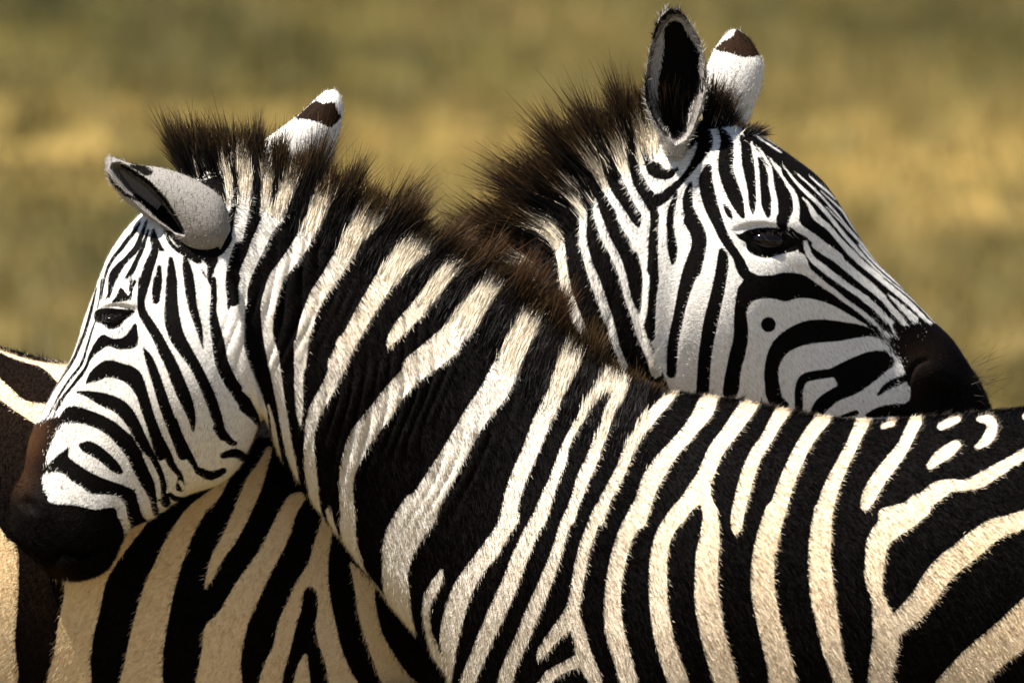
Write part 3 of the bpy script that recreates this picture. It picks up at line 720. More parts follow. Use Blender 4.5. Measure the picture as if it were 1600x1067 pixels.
    # --- mane
    def strands(name, base, D, L, wid, cols, nseg, curl, seed):
        rs = np.random.default_rng(seed)
        n = len(base)
        sdv = np.cross(D, rs.normal(size=(n, 3))); sdv /= np.linalg.norm(sdv, axis=1, keepdims=True)
        bend = rs.normal(size=(n, 3)) * curl
        tt = np.linspace(0, 1, nseg + 1)
        pts = base[:, None, :] + D[:, None, :] * L[:, None, None] * tt[None, :, None] + bend[:, None, :] * L[:, None, None] * (tt ** 2)[None, :, None]
        w = wid[:, None] * (1 - 0.85 * tt[None, :] ** 1.5)
        VL = pts - sdv[:, None, :] * w[..., None] / 2; VR = pts + sdv[:, None, :] * w[..., None] / 2
        VV = np.stack([VL, VR], 2)                                  # n, seg+1, 2, 3
        q = np.arange(n)[:, None] * (nseg + 1) * 2 + np.arange(nseg)[None, :] * 2
        FF = np.stack([q, q + 1, q + 3, q + 2], -1).reshape(-1, 4)
        CC = np.ones((n, nseg + 1, 2, 4)); CC[..., :3] = cols[:, :, None, :]
        return child(name, to_world(VV.reshape(-1, 3), sc, dep), FF, M_hair, dict(hair_colour=CC.reshape(-1, 4)))
    for mn in zd['manes']:
        K = np.array(mn['keys'], float)
        n = mn['n']; nseg = 6
        rs = np.random.default_rng(mn['seed'])
        dens = np.hypot(*np.diff(K[:, :2], axis=0).T); cum = np.concatenate([[0], np.cumsum(dens)])
        u = np.interp(rs.random(n) * cum[-1], cum, np.arange(len(K)))
        q = spline(K, u=u)
        thick = mn['thick']
        dz = rs.normal(size=n) * thick * 0.5
        ind = mn['inset'] * (rs.random(n) ** 1.3)                       # roots a little down the side of the crest
        b = np.stack([q[:, 0] - q[:, 2] * ind, q[:, 1] - q[:, 3] * ind, q[:, 5] + dz], 1)
        spread = mn['spread']
        clump = np.sin(u * 13.0 + 2.0) * 0.09 + np.sin(u * 23.0) * 0.08 + np.sin(u * 57.0 + 1.3) * 0.06 + np.sin(u * 131.0 + 0.4) * 0.05
        D = np.stack([q[:, 2] + clump + rs.normal(size=n) * spread, q[:, 3] + rs.normal(size=n) * spread * 0.6, rs.normal(size=n) * 0.22 + dz / thick * 0.16], 1)
        D /= np.linalg.norm(D, axis=1, keepdims=True)
        lenv = 0.86 + 0.12 * np.sin(u * 17.0 + 0.7) + 0.08 * np.sin(u * 41.0)
        L = q[:, 4] * (lenv + 0.07 * np.sin(u * 67.0)) * (0.45 + 0.55 * rs.random(n) ** 0.6) + ind * 0.6
        stray = rs.random(n) < 0.006
        L = np.where(stray, L * (1.1 + 0.5 * rs.random(n)), L)
        D[stray] += rs.normal(size=(stray.sum(), 3)) * 0.18
        # neighbouring hairs stick together towards their tips
        nc = max(8, int(cum[-1] / mn.get('lock', 6.0)))
        cl = np.clip((np.interp(u, np.arange(len(K)), cum) / cum[-1] * nc + rs.normal(size=n) * 0.35).astype(int), 0, nc - 1) * 3 + rs.integers(0, 3, n)
        cnt = np.bincount(cl, minlength=3 * nc) + 1e-6
        tipp = b + D * L[:, None]
        mean = np.stack([np.bincount(cl, tipp[:, a_], 3 * nc) / cnt for a_ in range(3)], 1) + rs.normal(size=(3 * nc, 3)) * np.array([7.0, 5.0, 8.0])
        st = (0.15 + 0.5 * rs.random(n))[:, None] * np.array([[1, 1, 0.4]])
        stretch = (0.98 + 0.42 * rs.random(3 * nc))[cl][:, None]
        v_ = (tipp * (1 - st) + mean[cl] * st - b) * stretch
        L = np.linalg.norm(v_, axis=1); D = v_ / L[:, None]
        cs = zd['field'].sample(b[:, 0] - q[:, 2] * 5, b[:, 1] - q[:, 3] * 5) + rs.normal(size=n) * 1.0
        white = cs > 0
        L = np.where(white, L * 0.8, L * 1.06)
        tt = np.linspace(0, 1, nseg + 1)[None, :]
        r1 = rs.random((n, 1))
        wh = np.array([0.74, 0.66, 0.52]); cream = np.array([0.50, 0.37, 0.20]); dk = np.array([0.004, 0.0028, 0.002]); bn = np.array(mn['tip'])
        f1 = np.clip((tt - (0.06 + 0.42 * r1)) / 0.26, 0, 1)[..., None]
        cw = (wh * (1 - 0.5 * r1[..., None]) + cream * 0.5 * r1[..., None]) * (1 - f1) + bn * (0.15 + 0.5 * rs.random((n, 1, 1))) * f1
        f2 = np.clip((tt - (0.55 + 0.35 * r1)) / 0.45, 0, 1)[..., None]
        ck = dk * (1 - f2) + bn * (0.5 + 1.0 * rs.random((n, 1, 1))) * f2
        if 'red' in mn:
            k_ = np.exp(-((q[:, 0] - mn['red'][0]) / mn['red'][1]) ** 2)[:, None, None] * f2
            ck = ck * (1 - k_) + np.array([0.085, 0.034, 0.011]) * (0.4 + 1.0 * rs.random((n, 1, 1))) * k_
        cols = np.where(white[:, None, None], cw, ck)
        strands(mn['name'], b, D, L, mn['wid'] * (0.6 + 0.8 * rs.random(n)), cols, nseg, 0.10, mn['seed'] + 1)
    # --- longer hair that lies on the upper neck and runs out into the mane
    for cr in zd['crest']:
        rs = np.random.default_rng(cr['seed'])
        K = spline(np.array(cr['keys'], float)[:, :5], n_per=8)
        tl = (1 - np.cos((np.arange(nv) + 0.5) / nv * 2 * np.pi)) / 2
        okc = (tl[None, :] < cr['reach']) & (side < 0)
        okc = okc & (x > cr['x'][0]) & (x < cr['x'][1])
        pi, pj = np.nonzero(okc[:-1])
        wgt = cell[pi, pj] * (1 - tl[pj] / cr['reach']) ** 0.7
        ck_ = np.searchsorted(np.cumsum(wgt / wgt.sum()), rs.random(cr['n'])).clip(0, len(pi) - 1)
        i_, j_ = pi[ck_], pj[ck_]; n = cr['n']
        b = P[i_, j_] + rs.normal(size=(n, 3)) * 1.0
        near = np.argmin((b[:, None, 0] - K[None, :, 0]) ** 2 + (b[:, None, 1] - K[None, :, 1]) ** 2, 1)
        kd = K[near]
        away = np.hypot(b[:, 0] - kd[:, 0], b[:, 1] - kd[:, 1])
        up = -tv[i_, j_]
        fr = np.clip(1 - away / 70.0, 0, 1)[:, None]
        D = up * (1 - 0.6 * fr) + np.stack([kd[:, 2], kd[:, 3], 0 * kd[:, 2]], 1) * (0.5 + 0.6 * fr) + nrm[i_, j_] * 0.16 + rs.normal(size=(n, 3)) * 0.10
        D /= np.linalg.norm(D, axis=1, keepdims=True)
        L = (14 + np.minimum(kd[:, 4], 95) * 0.40 * fr[:, 0]) * (0.5 + 0.6 * rs.random(n))
        cs = zd['field'].sample(b[:, 0], b[:, 1]) + rs.normal(size=n) * 0.8
        tt = np.linspace(0, 1, 6)[None, :, None]; r1 = rs.random((n, 1, 1))
        cw = np.array([0.84, 0.77, 0.64]) * (1 - tt * 0.5 * r1) + np.array([0.52, 0.36, 0.17]) * tt * 0.5 * r1
        ck = np.array([0.003, 0.002, 0.0015]) * (0.4 + rs.random((n, 1, 1))) + np.array([0.03, 0.016, 0.006]) * np.clip(tt - 0.6, 0, 1) * r1
        strands("crest_hair", b, D, L, 1.15 * (0.6 + 0.8 * rs.random(n)), np.where(cs[:, None, None] > 0, cw, ck), 5, 0.07, cr['seed'] + 1)
    # --- whiskers and lashes
    for wk in zd['whiskers']:
        rs = np.random.default_rng(wk['seed'])
        n = wk['n']
        b = np.stack([wk['at'][0] + rs.normal(size=n) * wk['at'][2], wk['at'][1] + rs.normal(size=n) * wk['at'][3], wk['at'][4] + rs.normal(size=n) * wk['at'][5]], 1)
        D = np.array([wk['dir']]) + rs.normal(size=(n, 3)) * wk['spread']; D /= np.linalg.norm(D, axis=1, keepdims=True)
        cols = np.ones((n, 5, 1)) * np.array(wk['col']) * (0.4 + 1.0 * rs.random((n, 1, 1)))
        strands(wk['name'], b, D, wk['len'] * (0.5 + 0.7 * rs.random(n)), np.full(n, wk['wid']), cols, 4, 0.22, wk['seed'] + 1)
    # --- ears
    for e in zd['ears']:
        Pe, pf, sde, Re = loft([r + (e['off'], 1.0, 0.5) for r in e['rows']], lambda c: 2.0 + 0 * c, 120)
        ex, ey = Pe[..., 0], Pe[..., 1]
        if 'lens' in e:
            fl = Field(-CLIP).run(e['lens'])
            dd = np.clip(fl.sample(ex, ey) / CLIP, -1, 1)
            hollow = np.clip(dd + 0.25, 0, 1.25) / 1.25
            rim = np.exp(-((dd + 0.1) / 0.16) ** 2)
            front = sde < 0
            Pe[..., 2] = np.where(front, e['off'] - (Re[:, 4:5] * pf) * (1 - 2.4 * hollow ** 0.8) - rim * 3.0 * pf, Pe[..., 2])
        ef = Field(-CLIP).run(e['coat'])
        c = ef.sample(ex, ey)
        if 'back_white' in e:
            c = np.where(sde < 0, c, CLIP)
        A = dict(coat=c.ravel(), softness=(0 * c + e.get('soft', 0.5)).ravel(), brown=(0 * c + e.get('brown', 0.0)).ravel(),
                 fur_uv=np.stack([ey, ex, 0 * ex], -1).reshape(-1, 3))
        gy = np.full(c.shape, e['thin'])  # greys the ear's outside: thin hair, and its shaded side darkened in colour
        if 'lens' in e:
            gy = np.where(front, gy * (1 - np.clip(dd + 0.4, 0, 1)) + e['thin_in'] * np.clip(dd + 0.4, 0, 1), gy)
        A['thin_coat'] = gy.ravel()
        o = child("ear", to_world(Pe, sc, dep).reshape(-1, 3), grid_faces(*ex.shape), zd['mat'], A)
        if e.get('label'):
            o['label'] = e['label']
        # hair on the ear: fringe inside the cup and along the edges
        rs = np.random.default_rng(e['seed'])
        n = e['nh']
        ne, te, ve = surface_normals(Pe)
        ii = rs.integers(1, ex.shape[0] - 1, n); jj = rs.integers(0, 120, n)
        ok = (sde[ii, jj] < 0) | (pf[ii, jj] < 0.6)
        ii, jj = ii[ok], jj[ok]; n = len(ii)
        b = Pe[ii, jj]
        D = -te[ii, jj] * e['lie'] + ne[ii, jj] * 0.45 + rs.normal(size=(n, 3)) * 0.3
        D /= np.linalg.norm(D, axis=1, keepdims=True)
        cc = c[ii, jj] + rs.normal(size=n) * 1.5
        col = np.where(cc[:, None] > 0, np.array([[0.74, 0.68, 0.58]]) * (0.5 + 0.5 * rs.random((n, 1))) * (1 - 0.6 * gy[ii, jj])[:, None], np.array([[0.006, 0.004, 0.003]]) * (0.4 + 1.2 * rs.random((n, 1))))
        strands("ear_fur", b - ne[ii, jj] * 0.8, D, e['hl'] * (0.5 + rs.random(n)), np.full(n, 0.9), np.repeat(col[:, None, :], 4, 1), 3, 0.15, e['seed'] + 3).parent = o
    # --- eye
    for (ex_, ey_, ed, rx, ry, rz, ang) in zd['eyes']:
        a = np.arange(32) / 32 * 2 * np.pi; b = (np.arange(17) + 0.0) / 16 * np.pi
        sx = np.sin(b)[:, None] * np.cos(a); sy = np.cos(b)[:, None] + 0 * a; szz = np.sin(b)[:, None] * np.sin(a)
        c, s = math.cos(math.radians(ang)), math.sin(math.radians(ang))
        X, Y = sx * rx, sy * ry
        E = np.stack([ex_ + X * c - Y * s, ey_ + X * s + Y * c, ed + szz * rz], -1)
        child("eye", to_world(E, sc, dep).reshape(-1, 3), grid_faces(17, 32), M_eye)
    # --- tail
    tl = np.array(zd['tail'], float)
    q = spline(tl, n_per=8); a = np.arange(16) / 16 * 2 * np.pi
    Tt = np.stack([q[:, 0:1] + q[:, 2:3] * np.cos(a), q[:, 1:2] + 0 * a, 0 * q[:, 0:1] + q[:, 2:3] * np.sin(a)], -1)
    tc = np.where(q[:, 1:2] > tl[-3, 1], -CLIP, CLIP * np.sin(q[:, 1:2] / 14.0)) + 0 * a
    child("tail", to_world(Tt, sc, dep).reshape(-1, 3), grid_faces(len(q), 16), zd['mat'],
          dict(coat=tc.ravel(), softness=0.4 + 0 * tc.ravel(), brown=0 * tc.ravel(), fur_uv=Tt.reshape(-1, 3)))
    return root, P
# ------------------------------------------------------------------ the two animals
FORE = [(0.0, .052, .045, .02), (.05, .048, .042, .012), (.075, .034, .03, 0), (.13, .031, .028, 0), (.2, .027, .025, 0), (.38, .029, .026, 0),
        (.43, .041, .036, 0), (.48, .039, .034, 0), (.6, .065, .05, .0), (.72, .11, .07, .0), (.86, .12, .06, .0)]
def hind(sg):
    return [(0.0, .05, .045, .0), (.05, .046, .042, -.01 * sg), (.075, .033, .03, 0), (.13, .031, .028, .01 * sg), (.2, .027, .026, .03 * sg), (.42, .031, .028, .06 * sg),
            (.5, .05, .036, .07 * sg), (.56, .05, .038, .05 * sg), (.68, .1, .06, .0), (.8, .16, .08, -.03 * sg), (.95, .18, .08, -.04 * sg)]

FRONT_CREST = [(292, 284, -.42, -.9, 105, -8), (330, 268, -.3, -.95, 88, -8), (380, 266, -.05, -1, 84, -6), (430, 284, .12, -1, 80, -3), (500, 322, .35, -.93, 95, 0),
                      (565, 362, .5, -.87, 100, 0), (640, 398, .66, -.75, 92, 0), (700, 436, .7, -.7, 84, 0), (760, 476, .58, -.8, 98, 0), (830, 536, .42, -.9, 98, 0),
                      (900, 588, .25, -.97, 84, 0), (972, 616, .2, -.95, 44, 0), (1050, 618, .5, -.8, 12, 0)]
REAR_CREST = [(1085, 192, .15, -1, 60, 10), (1045, 200, -.05, -1, 80, 5), (1004, 222, -.25, -.97, 108, 0), (956, 258, -.5, -.87, 128, 0), (914, 300, -.72, -.7, 132, 0), (872, 350, -.85, -.52, 136, 0),
                      (832, 406, -.9, -.42, 130, 0), (770, 464, -.85, -.5, 112, 0), (690, 507, -.8, -.6, 60, 0)]
front = dict(
    label="zebra in front with its head at left, muzzle resting across the other zebra's back",
    scale=1.0, depth=0.0, root=(1500, 0), seed=11, mat=M_coat_front, field=field_front, brown=[(72, 640, 16, 40, 20, .5), (50, 690, 22, 55, 22, .95), (36, 740, 22, 36, 15, .6), (90, 900, 20, 16, 0, .35)], warm=[(1250, 850, 480, 420, 0, .65), (1560, 900, 300, 300, 0, .75), (600, 480, 160, 160, 0, .45)], crest=[dict(seed=25, n=26000, reach=.17, x=(350, 1010), keys=FRONT_CREST)], fade=[(80, 668, 34, 30, 20, .9), (75, 745, 18, 40, 0, .4)], greyer=[(330, 330, 60, 90, 0, .8), (520, 560, 80, 160, 20, .8), (640, 700, 60, 120, 20, .4), (80, 760, 50, 50, 0, 2.0)],
    head=(230, 560, 190), edge=(1630, 1), nv=420, nfur=330000,
    fur_white=(0.76, 0.74, 0.70), fur_tan=(0.62, 0.53, 0.41),
    step=lambda cx: np.where(cx < 330, 2.6, np.where(cx < 1650, 3.6, 14.0)),
    sections=[
        (30, 850, 60, 880, 8, -15, 1.0, .5), (18, 830, 85, 900, 42, -15, 1.0, .45), (15, 800, 122, 906, 58, -15, 1.0, .42),
        (19, 770, 168, 888, 64, -15, 1.0, .42), (37, 735, 200, 830, 63, -15, .95, .42), (48, 680, 240, 808, 64, -15, .9, .42),
        (81, 615, 292, 774, 76, -15, .85, .42), (114, 555, 345, 755, 94, -15, .85, .44), (132, 500, 380, 722, 110, -15, .85, .44),
        (150, 450, 400, 682, 118, -15, .85, .45), (170, 400, 408, 660, 117, -15, .85, .46), (195, 362, 413, 655, 112, -15, .9, .48),
        (225, 330, 417, 660, 104, -14, .95, .5), (262, 300, 420, 668, 97, -12, 1.0, .5), (315, 268, 424, 680, 92, -10, 1.0, .5),
        (370, 258, 430, 697, 88, -6, 1.0, .5), (430, 278, 442, 722, 88, -3, 1.0, .5), (500, 316, 466, 757, 90, 0, .95, .52),
        (565, 356, 502, 803, 95, 0, .9, .55), (640, 392, 550, 865, 103, 0, .85, .58), (700, 430, 602, 935, 115, 0, .82, .6),
        (760, 470, 655, 1000, 135, 0, .8, .6), (830, 530, 705, 1078, 165, 0, .8, .6), (900, 583, 770, 1190, 200, 0, .82, .58),
        (975, 613, 850, 1290, 235, 0, .85, .56), (1050, 614, 960, 1345, 262, 0, .85, .54), (1150, 626, 1110, 1365, 288, 0, .85, .5),
        (1330, 657, 1330, 1375, 318, 0, .85, .5), (1500, 647, 1560, 1380, 325, 0, .85, .5), (1700, 627, 1760, 1370, 325, 0, .88, .5),
        (1900, 600, 1940, 1330, 310, 0, .9, .5), (2100, 590, 2080, 1270, 285, 0, .9, .5), (2260, 620, 2180, 1200, 235, 0, .95, .5),
        (2370, 700, 2270, 1130, 150, 0, 1, .5), (2420, 820, 2380, 980, 60, 0, 1, .5)],
    bumps=[(186, 470, 42, 14, -5, 7), (180, 500, 30, 16, 0, -4), (300, 610, 80, 120, 20, 14), (255, 455, 36, 40, 0, -8), (150, 640, 30, 80, 30, -5),
           (55, 790, 26, 22, 30, 9), (47, 788, 15, 10, 40, -14), (100, 890, 26, 14, -20, 8), (330, 370, 40, 40, 0, 10),
           (560, 600, 90, 200, 30, 8), (800, 900, 90, 140, 20, 14), (1010, 820, 70, 190, 15, -10), (640, 930, 24, 70, -35, 10)],
    steps=[([(348, 400), (372, 470), (384, 540), (402, 610), (402, 672), (380, 712)], 20, 9)],
    creases=[([(80, 886), (98, 862), (130, 868), (165, 850)], 8, 4), ([(152, 492), (180, 512), (214, 486)], 4, 4), ([(152, 484), (184, 478), (212, 484)], 4, 3),
             ([(300, 740), (305, 722), (318, 700)], 4, 4), ([(345, 740), (338, 715), (345, 690)], 4, 4)],
    ripples=[((450, 460, 80, 130, 15, 0), 12, 11.0, 4.6), ((590, 640, 90, 120, 30, 0), 8, 10.0, 6.5), ((720, 700, 60, 120, 30, 0), 20, 11.0, 4.0), ((420, 640, 30, 90, -15, 0), -20, 14, 2.4)],
    hidden=[],
    legs=[(960, 1200, -110, FORE), (930, 1200, 110, FORE), (2180, 1100, -110, hind(1)), (2230, 1100, 110, hind(1))],
    manes=[dict(name="mane", n=26000, seed=21, thick=34, inset=26, spread=0.085, wid=1.6, red=(770, 130), tip=(0.11, 0.062, 0.020),
                keys=FRONT_CREST),
           dict(name="dorsal_fringe", n=5000, seed=23, thick=50, inset=8, spread=0.2, wid=1.0, tip=(0.05, 0.026, 0.012),
                keys=[(990, 614, .6, -.6, 14, 0), (1150, 628, .75, -.5, 12, 0), (1330, 659, .8, -.4, 11, 0), (1500, 649, .8, -.4, 10, 0), (1660, 634, .8, -.4, 10, 0)])],
    whiskers=[dict(name="whiskers", n=26, seed=31, at=(104, 903, 12, 3, -15, 18), dir=(0, 1, -.2), spread=.4, len=14, wid=.7, col=(.5, .42, .3)),
              dict(name="eyelashes", n=60, seed=33, at=(178, 492, 14, 2, -118, 4), dir=(-.5, .6, -.8), spread=.3, len=14, wid=.9, col=(.01, .008, .006))],
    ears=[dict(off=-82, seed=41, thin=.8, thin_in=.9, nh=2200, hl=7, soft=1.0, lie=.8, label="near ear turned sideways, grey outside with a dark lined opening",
               rows=[(172, 244, 165, 252, 4), (190, 251, 169, 275, 15), (215, 259, 180, 294, 23), (240, 261, 202, 318, 30), (275, 269, 232, 341, 36),
                     (315, 286, 268, 362, 40), (345, 308, 292, 388, 40), (358, 335, 318, 400, 34), (362, 360, 340, 402, 22)],
               lens="O wp 178,258 190,256 201,262 236,288 260,313 277,342 289,366 275,364 250,347 225,325 200,300 184,278 176,264",
               coat="""O wp 100,200 420,200 420,450 100,450
A bs 765,238,16 840,280,24 940,350,26 1040,460,24 1110,570,22 1150,645,16
A bs 850,425,26 930,490,36 1010,560,44 1080,610,30
A bc 810,235 900,236 950,262 960,292 920,303 860,272
A bs 690,300,8 710,340,14 780,410,22 860,450,16"""),
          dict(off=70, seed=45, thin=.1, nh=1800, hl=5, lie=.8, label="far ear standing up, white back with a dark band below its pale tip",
               rows=[(508, 141, 523, 139, 4), (490, 156, 533, 152, 14), (470, 175, 535, 178, 22), (440, 198, 530, 205, 28), (415, 216, 522, 232, 30),
                     (400, 232, 513, 256, 30), (400, 262, 500, 280, 26), (420, 295, 480, 300, 16)],
               soft=1.3, brown=.25, coat="""O wp 380,100 560,100 560,330 380,330
D bc 1040,340 1110,270 1170,225 1215,245 1290,240 1310,300 1330,330 1270,395 1190,365 1100,345""")],
    eyes=[(181, 500, -90, 21, 8, 16, 5)],
    tail=[(2400, 760, 22), (2430, 850, 26), (2440, 1000, 22), (2440, 1150, 18), (2436, 1250, 24), (2432, 1350, 26), (2430, 1420, 6)])

RD = 0.32
rear = dict(
    label="zebra standing behind, head at right with upright ears, chin hidden by the other's back",
    scale=(DIST + RD) / DIST, depth=RD, root=(100, 0), seed=12, mat=M_coat_rear, field=field_rear, brown=[(1425, 550, 40, 26, 0, .12), (1432, 600, 14, 30, 0, .10), (70, 940, 40, 160, 0, .14), (30, 640, 90, 120, 0, .16)], warm=[(150, 850, 560, 460, 0, 1.0), (850, 440, 60, 140, 0, .45)], crest=[dict(seed=57, n=8000, reach=.10, x=(780, 1030), keys=REAR_CREST)], fade=[(1400, 540, 24, 50, -40, 1.0), (1440, 520, 40, 18, 40, .8), (1405, 610, 14, 40, 0, .5)], greyer=[(930, 430, 90, 150, -20, 1.0), (1440, 590, 60, 50, 0, 2.6)],
    head=(1260, 480, 200), edge=(-40, -1), nv=400, nfur=230000,
    fur_white=(0.74, 0.72, 0.68), fur_tan=(0.60, 0.53, 0.42),
    step=lambda cx: np.where(cx > 1150, 2.6, np.where(cx > -60, 3.8, 14.0)),
    sections=[
        (1548, 690, 1535, 715, 8, 130, 1.0, .5), (1554, 650, 1500, 745, 44, 128, 1.0, .45), (1538, 604, 1450, 755, 60, 119, 1.0, .42),
        (1517, 570, 1410, 750, 64, 107, 1.0, .42), (1490, 530, 1370, 745, 63, 94, .95, .42), (1455, 496, 1320, 745, 66, 82, .9, .42),
        (1406, 445, 1250, 745, 78, 67, .85, .42), (1360, 396, 1180, 735, 95, 52, .85, .44), (1318, 328, 1120, 712, 111, 38, .85, .44),
        (1282, 279, 1085, 685, 118, 26, .85, .45), (1228, 238, 1068, 665, 115, 16, .88, .46), (1175, 204, 1055, 655, 107, 7, .92, .48),
        (1120, 190, 1046, 650, 99, 0, 1, .5), (1070, 192, 1038, 652, 93, 0, 1, .5), (1020, 212, 1026, 660, 90, 0, 1, .5),
        (985, 234, 1004, 675, 88, 0, 1, .5), (952, 258, 978, 700, 88, 0, 1, .5), (914, 298, 945, 740, 92, 0, .95, .52),
        (872, 348, 905, 795, 98, 0, .9, .55), (832, 404, 852, 872, 108, 0, .86, .58), (770, 462, 790, 962, 130, 0, .82, .6),
        (690, 505, 720, 1060, 165, 0, .82, .6), (600, 535, 640, 1150, 200, 0, .84, .58), (500, 552, 550, 1230, 235, 0, .85, .55),
        (400, 565, 430, 1280, 262, 0, .85, .53), (250, 577, 260, 1315, 290, 0, .85, .5), (100, 568, 80, 1330, 312, 0, .85, .5),
        (-60, 530, -120, 1335, 325, 0, .85, .5), (-260, 510, -300, 1320, 325, 0, .88, .5), (-450, 505, -480, 1280, 310, 0, .9, .5),
        (-620, 520, -620, 1220, 285, 0, .9, .5), (-770, 560, -710, 1150, 235, 0, .95, .5), (-870, 640, -800, 1080, 150, 0, 1, .5), (-920, 760, -880, 940, 60, 0, 1, .5)],
    bumps=[(1190, 345, 60, 18, 8, 8), (1195, 380, 46, 22, 8, -5), (1120, 500, 80, 110, -10, 14), (1110, 330, 36, 40, 0, -6), (1290, 520, 70, 50, 45, -6),
           (1450, 590, 40, 34, 0, 10), (1472, 618, 24, 17, 10, -24), (1290, 440, 90, 16, 42, 5), (1040, 240, 40, 50, 0, 10), (380, 950, 60, 150, 15, 10), (520, 900, 60, 160, 10, -8)],
    steps=[([(1052, 660), (1040, 612), (1018, 555), (1010, 480), (1018, 400), (1030, 330)], 15, 9)],
    creases=[([(1420, 640), (1417, 605), (1430, 572), (1452, 562)], 5, 4), ([(1560 - 60, 640), (1495, 600), (1470, 585)], 3, 5), ([(1145, 362), (1190, 352), (1238, 366)], 4, 3), ([(1160, 384), (1195, 400), (1240, 384)], 4, 4), ([(1350, 655), (1400, 648), (1440, 655)], 6, 4)],
    ripples=[((950, 520, 60, 120, -20, 0), 15, 15.0, 2.0)],
    hidden=[(430, 640, 900, 700)],
    legs=[(520, 1150, -110, FORE), (560, 1150, 110, FORE), (-700, 1050, -110, hind(-1)), (-740, 1050, 110, hind(-1))],
    manes=[dict(name="mane", n=22000, seed=51, thick=34, inset=14, spread=0.10, wid=1.6, tip=(0.11, 0.058, 0.020),
                keys=REAR_CREST),
           dict(name="forelock", n=1400, seed=53, thick=30, inset=6, spread=0.2, wid=1.4, tip=(0.11, 0.06, 0.025),
                keys=[(1098, 192, .3, -1, 80, 5), (1120, 194, .25, -1, 75, 8), (1150, 205, .5, -.9, 30, 5), (1180, 212, .9, -.2, 30, 0)]),
           dict(name="dorsal_fringe", n=1500, seed=55, thick=40, inset=6, spread=0.25, wid=1.0, tip=(0.04, 0.022, 0.012),
                keys=[(-60, 532, -.7, -.6, 14, 0), (100, 570, -.7, -.6, 14, 0), (250, 579, -.7, -.6, 14, 0)])],
    whiskers=[dict(name="whiskers", n=64, seed=61, at=(1528, 590, 14, 28, 110, 20), dir=(1, -.3, -.3), spread=.45, len=44, wid=.7, col=(.05, .035, .02)),
              dict(name="eyelashes", n=45, seed=63, at=(1198, 363, 22, 2, -104, 4), dir=(.4, .5, -.9), spread=.3, len=15, wid=.9, col=(.01, .008, .006))],
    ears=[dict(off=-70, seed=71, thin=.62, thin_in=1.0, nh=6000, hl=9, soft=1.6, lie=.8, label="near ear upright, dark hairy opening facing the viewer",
               rows=[(1040, 15, 1058, 15, 4), (1025, 40, 1078, 38, 16), (1016, 75, 1094, 68, 28), (1010, 110, 1101, 105, 36), (1007, 140, 1102, 140, 40),
                     (1010, 165, 1096, 168, 40), (1018, 190, 1086, 195, 38), (1032, 218, 1074, 222, 34), (1040, 244, 1068, 248, 24)],
               lens="S wp 395,66 485,98 572,185 624,280 642,380 634,500 608,650 578,780 550,880 485,965 420,1000 345,915 280,830 232,720 212,600 208,500 222,400 250,285 310,165",
               coat="""O wp 980,0 1130,0 1130,280 980,280
S bs 325,135,34 400,84,40 486,104,34 568,185,30 620,285,26 640,380,22 632,500,20 605,650,14
S bs 312,165,30 250,288,30 220,400,28 208,500,28 214,610,30 236,730,30 288,850,24 360,950,24
S bc 350,190 440,150 530,280 590,385 585,500 605,580 575,680 530,720 515,800 500,910 430,985 370,930 318,800 300,640 320,480 340,330
S ws 395,62,26 440,66,22"""),
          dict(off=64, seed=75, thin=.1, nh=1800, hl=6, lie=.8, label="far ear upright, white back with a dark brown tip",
               rows=[(1143, 46, 1157, 46, 4), (1128, 60, 1172, 60, 14), (1114, 82, 1187, 84, 24), (1105, 105, 1194, 108, 30), (1098, 135, 1190, 140, 32),
                     (1096, 160, 1180, 165, 30), (1100, 190, 1168, 195, 26), (1115, 212, 1160, 215, 16)],
               soft=1.3, brown=.4, coat="""O wp 1080,30 1210,30 1210,230 1080,230
S bc 855,203 945,255 1020,370 960,392 880,395 790,365 705,345 745,290 820,255""")],
    eyes=[(1196, 376, -76, 30, 17, 24, 6)],
    tail=[(-900, 700, 22), (-940, 800, 26), (-950, 950, 22), (-950, 1100, 18), (-948, 1200, 24), (-946, 1300, 26), (-946, 1380, 6)])

for zd in (rear, front):
    build_zebra(zd)

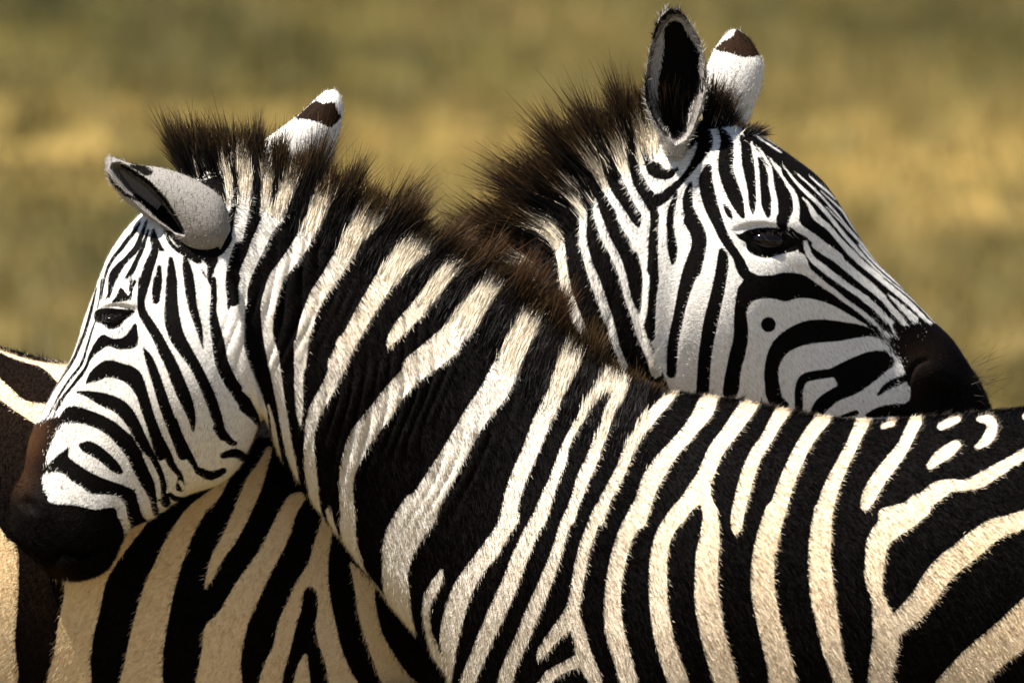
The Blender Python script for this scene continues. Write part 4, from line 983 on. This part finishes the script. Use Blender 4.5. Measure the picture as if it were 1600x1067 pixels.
# ------------------------------------------------------------------ the savanna
def ground_material():
    m, nt, out = new_mat("dry grassland")
    L = nt.links.new
    b = N(nt, "ShaderNodeBsdfPrincipled", Roughness=0.95); b.inputs["Specular IOR Level"].default_value = 0.1
    tc = N(nt, "ShaderNodeTexCoord")
    mp = N(nt, "ShaderNodeMapping"); mp.inputs["Scale"].default_value = (2.0, 0.30, 1); L(tc.outputs["Object"], mp.inputs[0])
    n1 = N(nt, "ShaderNodeTexNoise", Scale=1.0, Detail=4.0, Roughness=0.6); L(mp.outputs[0], n1.inputs["Vector"])
    mp2 = N(nt, "ShaderNodeMapping"); mp2.inputs["Scale"].default_value = (0.16, 0.075, 1); mp2.inputs["Location"].default_value = (3.1, 1.7, 0); L(tc.outputs["Object"], mp2.inputs[0])
    n2 = N(nt, "ShaderNodeTexNoise", Scale=1.0, Detail=2.0); L(mp2.outputs[0], n2.inputs["Vector"])
    n3 = N(nt, "ShaderNodeTexNoise", Scale=30.0, Detail=5.0); L(tc.outputs["Object"], n3.inputs["Vector"])
    sp = N(nt, "ShaderNodeSeparateXYZ"); L(tc.outputs["Object"], sp.inputs[0])
    far = mth(nt, 'ADD', mth(nt, 'MULTIPLY', sp.outputs[1], 1 / 60.0), mth(nt, 'MULTIPLY', mth(nt, 'SUBTRACT', n2.outputs[0], 0.5), 0.22))
    r2 = N(nt, "ShaderNodeValToRGB"); L(far, r2.inputs[0])
    e = r2.color_ramp.elements; e[0].position = 0.30; e[0].color = (0.120, 0.088, 0.027, 1); e[1].position = 0.80; e[1].color = (0.047, 0.044, 0.007, 1)
    for p_, c_ in ((0.42, (0.082, 0.065, 0.017)), (0.50, (0.069, 0.057, 0.014)), (0.575, (0.285, 0.203, 0.060)), (0.64, (0.225, 0.163, 0.047)), (0.70, (0.070, 0.059, 0.011))):
        q_ = r2.color_ramp.elements.new(p_); q_.color = (*c_, 1)
    r1 = N(nt, "ShaderNodeValToRGB"); L(n1.outputs[0], r1.inputs[0])
    e = r1.color_ramp.elements; e[0].position = 0.32; e[0].color = (0.34, 0.40, 0.24, 1); e[1].position = 0.68; e[1].color = (1.75, 1.55, 1.5, 1)
    mu = nt.nodes.new("ShaderNodeMix"); mu.data_type = 'RGBA'; mu.blend_type = 'MULTIPLY'; mu.inputs[0].default_value = 1.0
    L(r2.outputs[0], mu.inputs[6]); L(r1.outputs[0], mu.inputs[7])
    c = mu.outputs[2]
    c = mixc(nt, mth(nt, 'MULTIPLY', n3.outputs[0], 0.4), c, (0.06, 0.05, 0.02))
    L(c, b.inputs["Base Color"]); L(b.outputs[0], out.inputs[0])
    return m
gx = np.array([-900., -60, -20, -8, 8, 20, 60, 900.]); gy = np.array([-60., -10, 0, 10, 20, 40, 80, 200, 1500.])
GV = np.array([[a, b, 0.0] for b in gy for a in gx])
GF = np.array([[j * 8 + i, j * 8 + i + 1, (j + 1) * 8 + i + 1, (j + 1) * 8 + i] for j in range(8) for i in range(7)])
g = make_mesh("ground", GV, GF, ground_material()); g['kind'] = 'structure'

def build_grass():
    rs = np.random.default_rng(5)
    nt_ = 42000
    tx = rs.uniform(-12, 12, nt_); ty = rs.uniform(1.5, 52, nt_)
    keep = np.abs(tx) < 2.6 + 0.12 * (ty + 25)
    tx, ty = tx[keep], ty[keep]; nt_ = len(tx)
    hgt = 0.7 * rs.uniform(.04, .13, nt_) + (rs.random(nt_) < .22) * rs.uniform(.03, .13, nt_)
    nb_ = 9
    bx = np.repeat(tx, nb_) + rs.normal(size=nt_ * nb_) * .045; by = np.repeat(ty, nb_) + rs.normal(size=nt_ * nb_) * .045
    h = np.repeat(hgt, nb_) * rs.uniform(.5, 1.2, nt_ * nb_)
    lean = rs.normal(size=(nt_ * nb_, 2)) * .35
    a = rs.random(nt_ * nb_) * np.pi
    w = .005
    A = np.stack([bx - np.cos(a) * w, by - np.sin(a) * w, 0 * bx], 1); B = np.stack([bx + np.cos(a) * w, by + np.sin(a) * w, 0 * bx], 1)
    T = np.stack([bx + lean[:, 0] * h, by + lean[:, 1] * h, h], 1)
    V = np.stack([A, B, T], 1)
    patch = 0.5 + 0.5 * np.sin(tx * 1.9 + ty * .31) * np.sin(ty * .23 + 1.0 + tx * .4)
    green = np.repeat(np.clip(patch + rs.normal(size=nt_) * .45, -.5, 1.3), nb_)[:, None]
    col = np.maximum(np.array([[.215, .155, .048]]) * (1 - green) + np.array([[.055, .051, .012]]) * green, 0.006)
    col = col * rs.uniform(.6, 1.25, (len(col), 1))
    C4 = np.ones((len(col), 3, 4)); C4[..., :3] = col[:, None, :]
    o = make_mesh("grass", V.reshape(-1, 3), np.arange(len(V) * 3).reshape(-1, 3), hair_material("grass blades", 0.2), None, dict(hair_colour=C4.reshape(-1, 4)), smooth=False)
    o['kind'] = 'stuff'
build_grass()
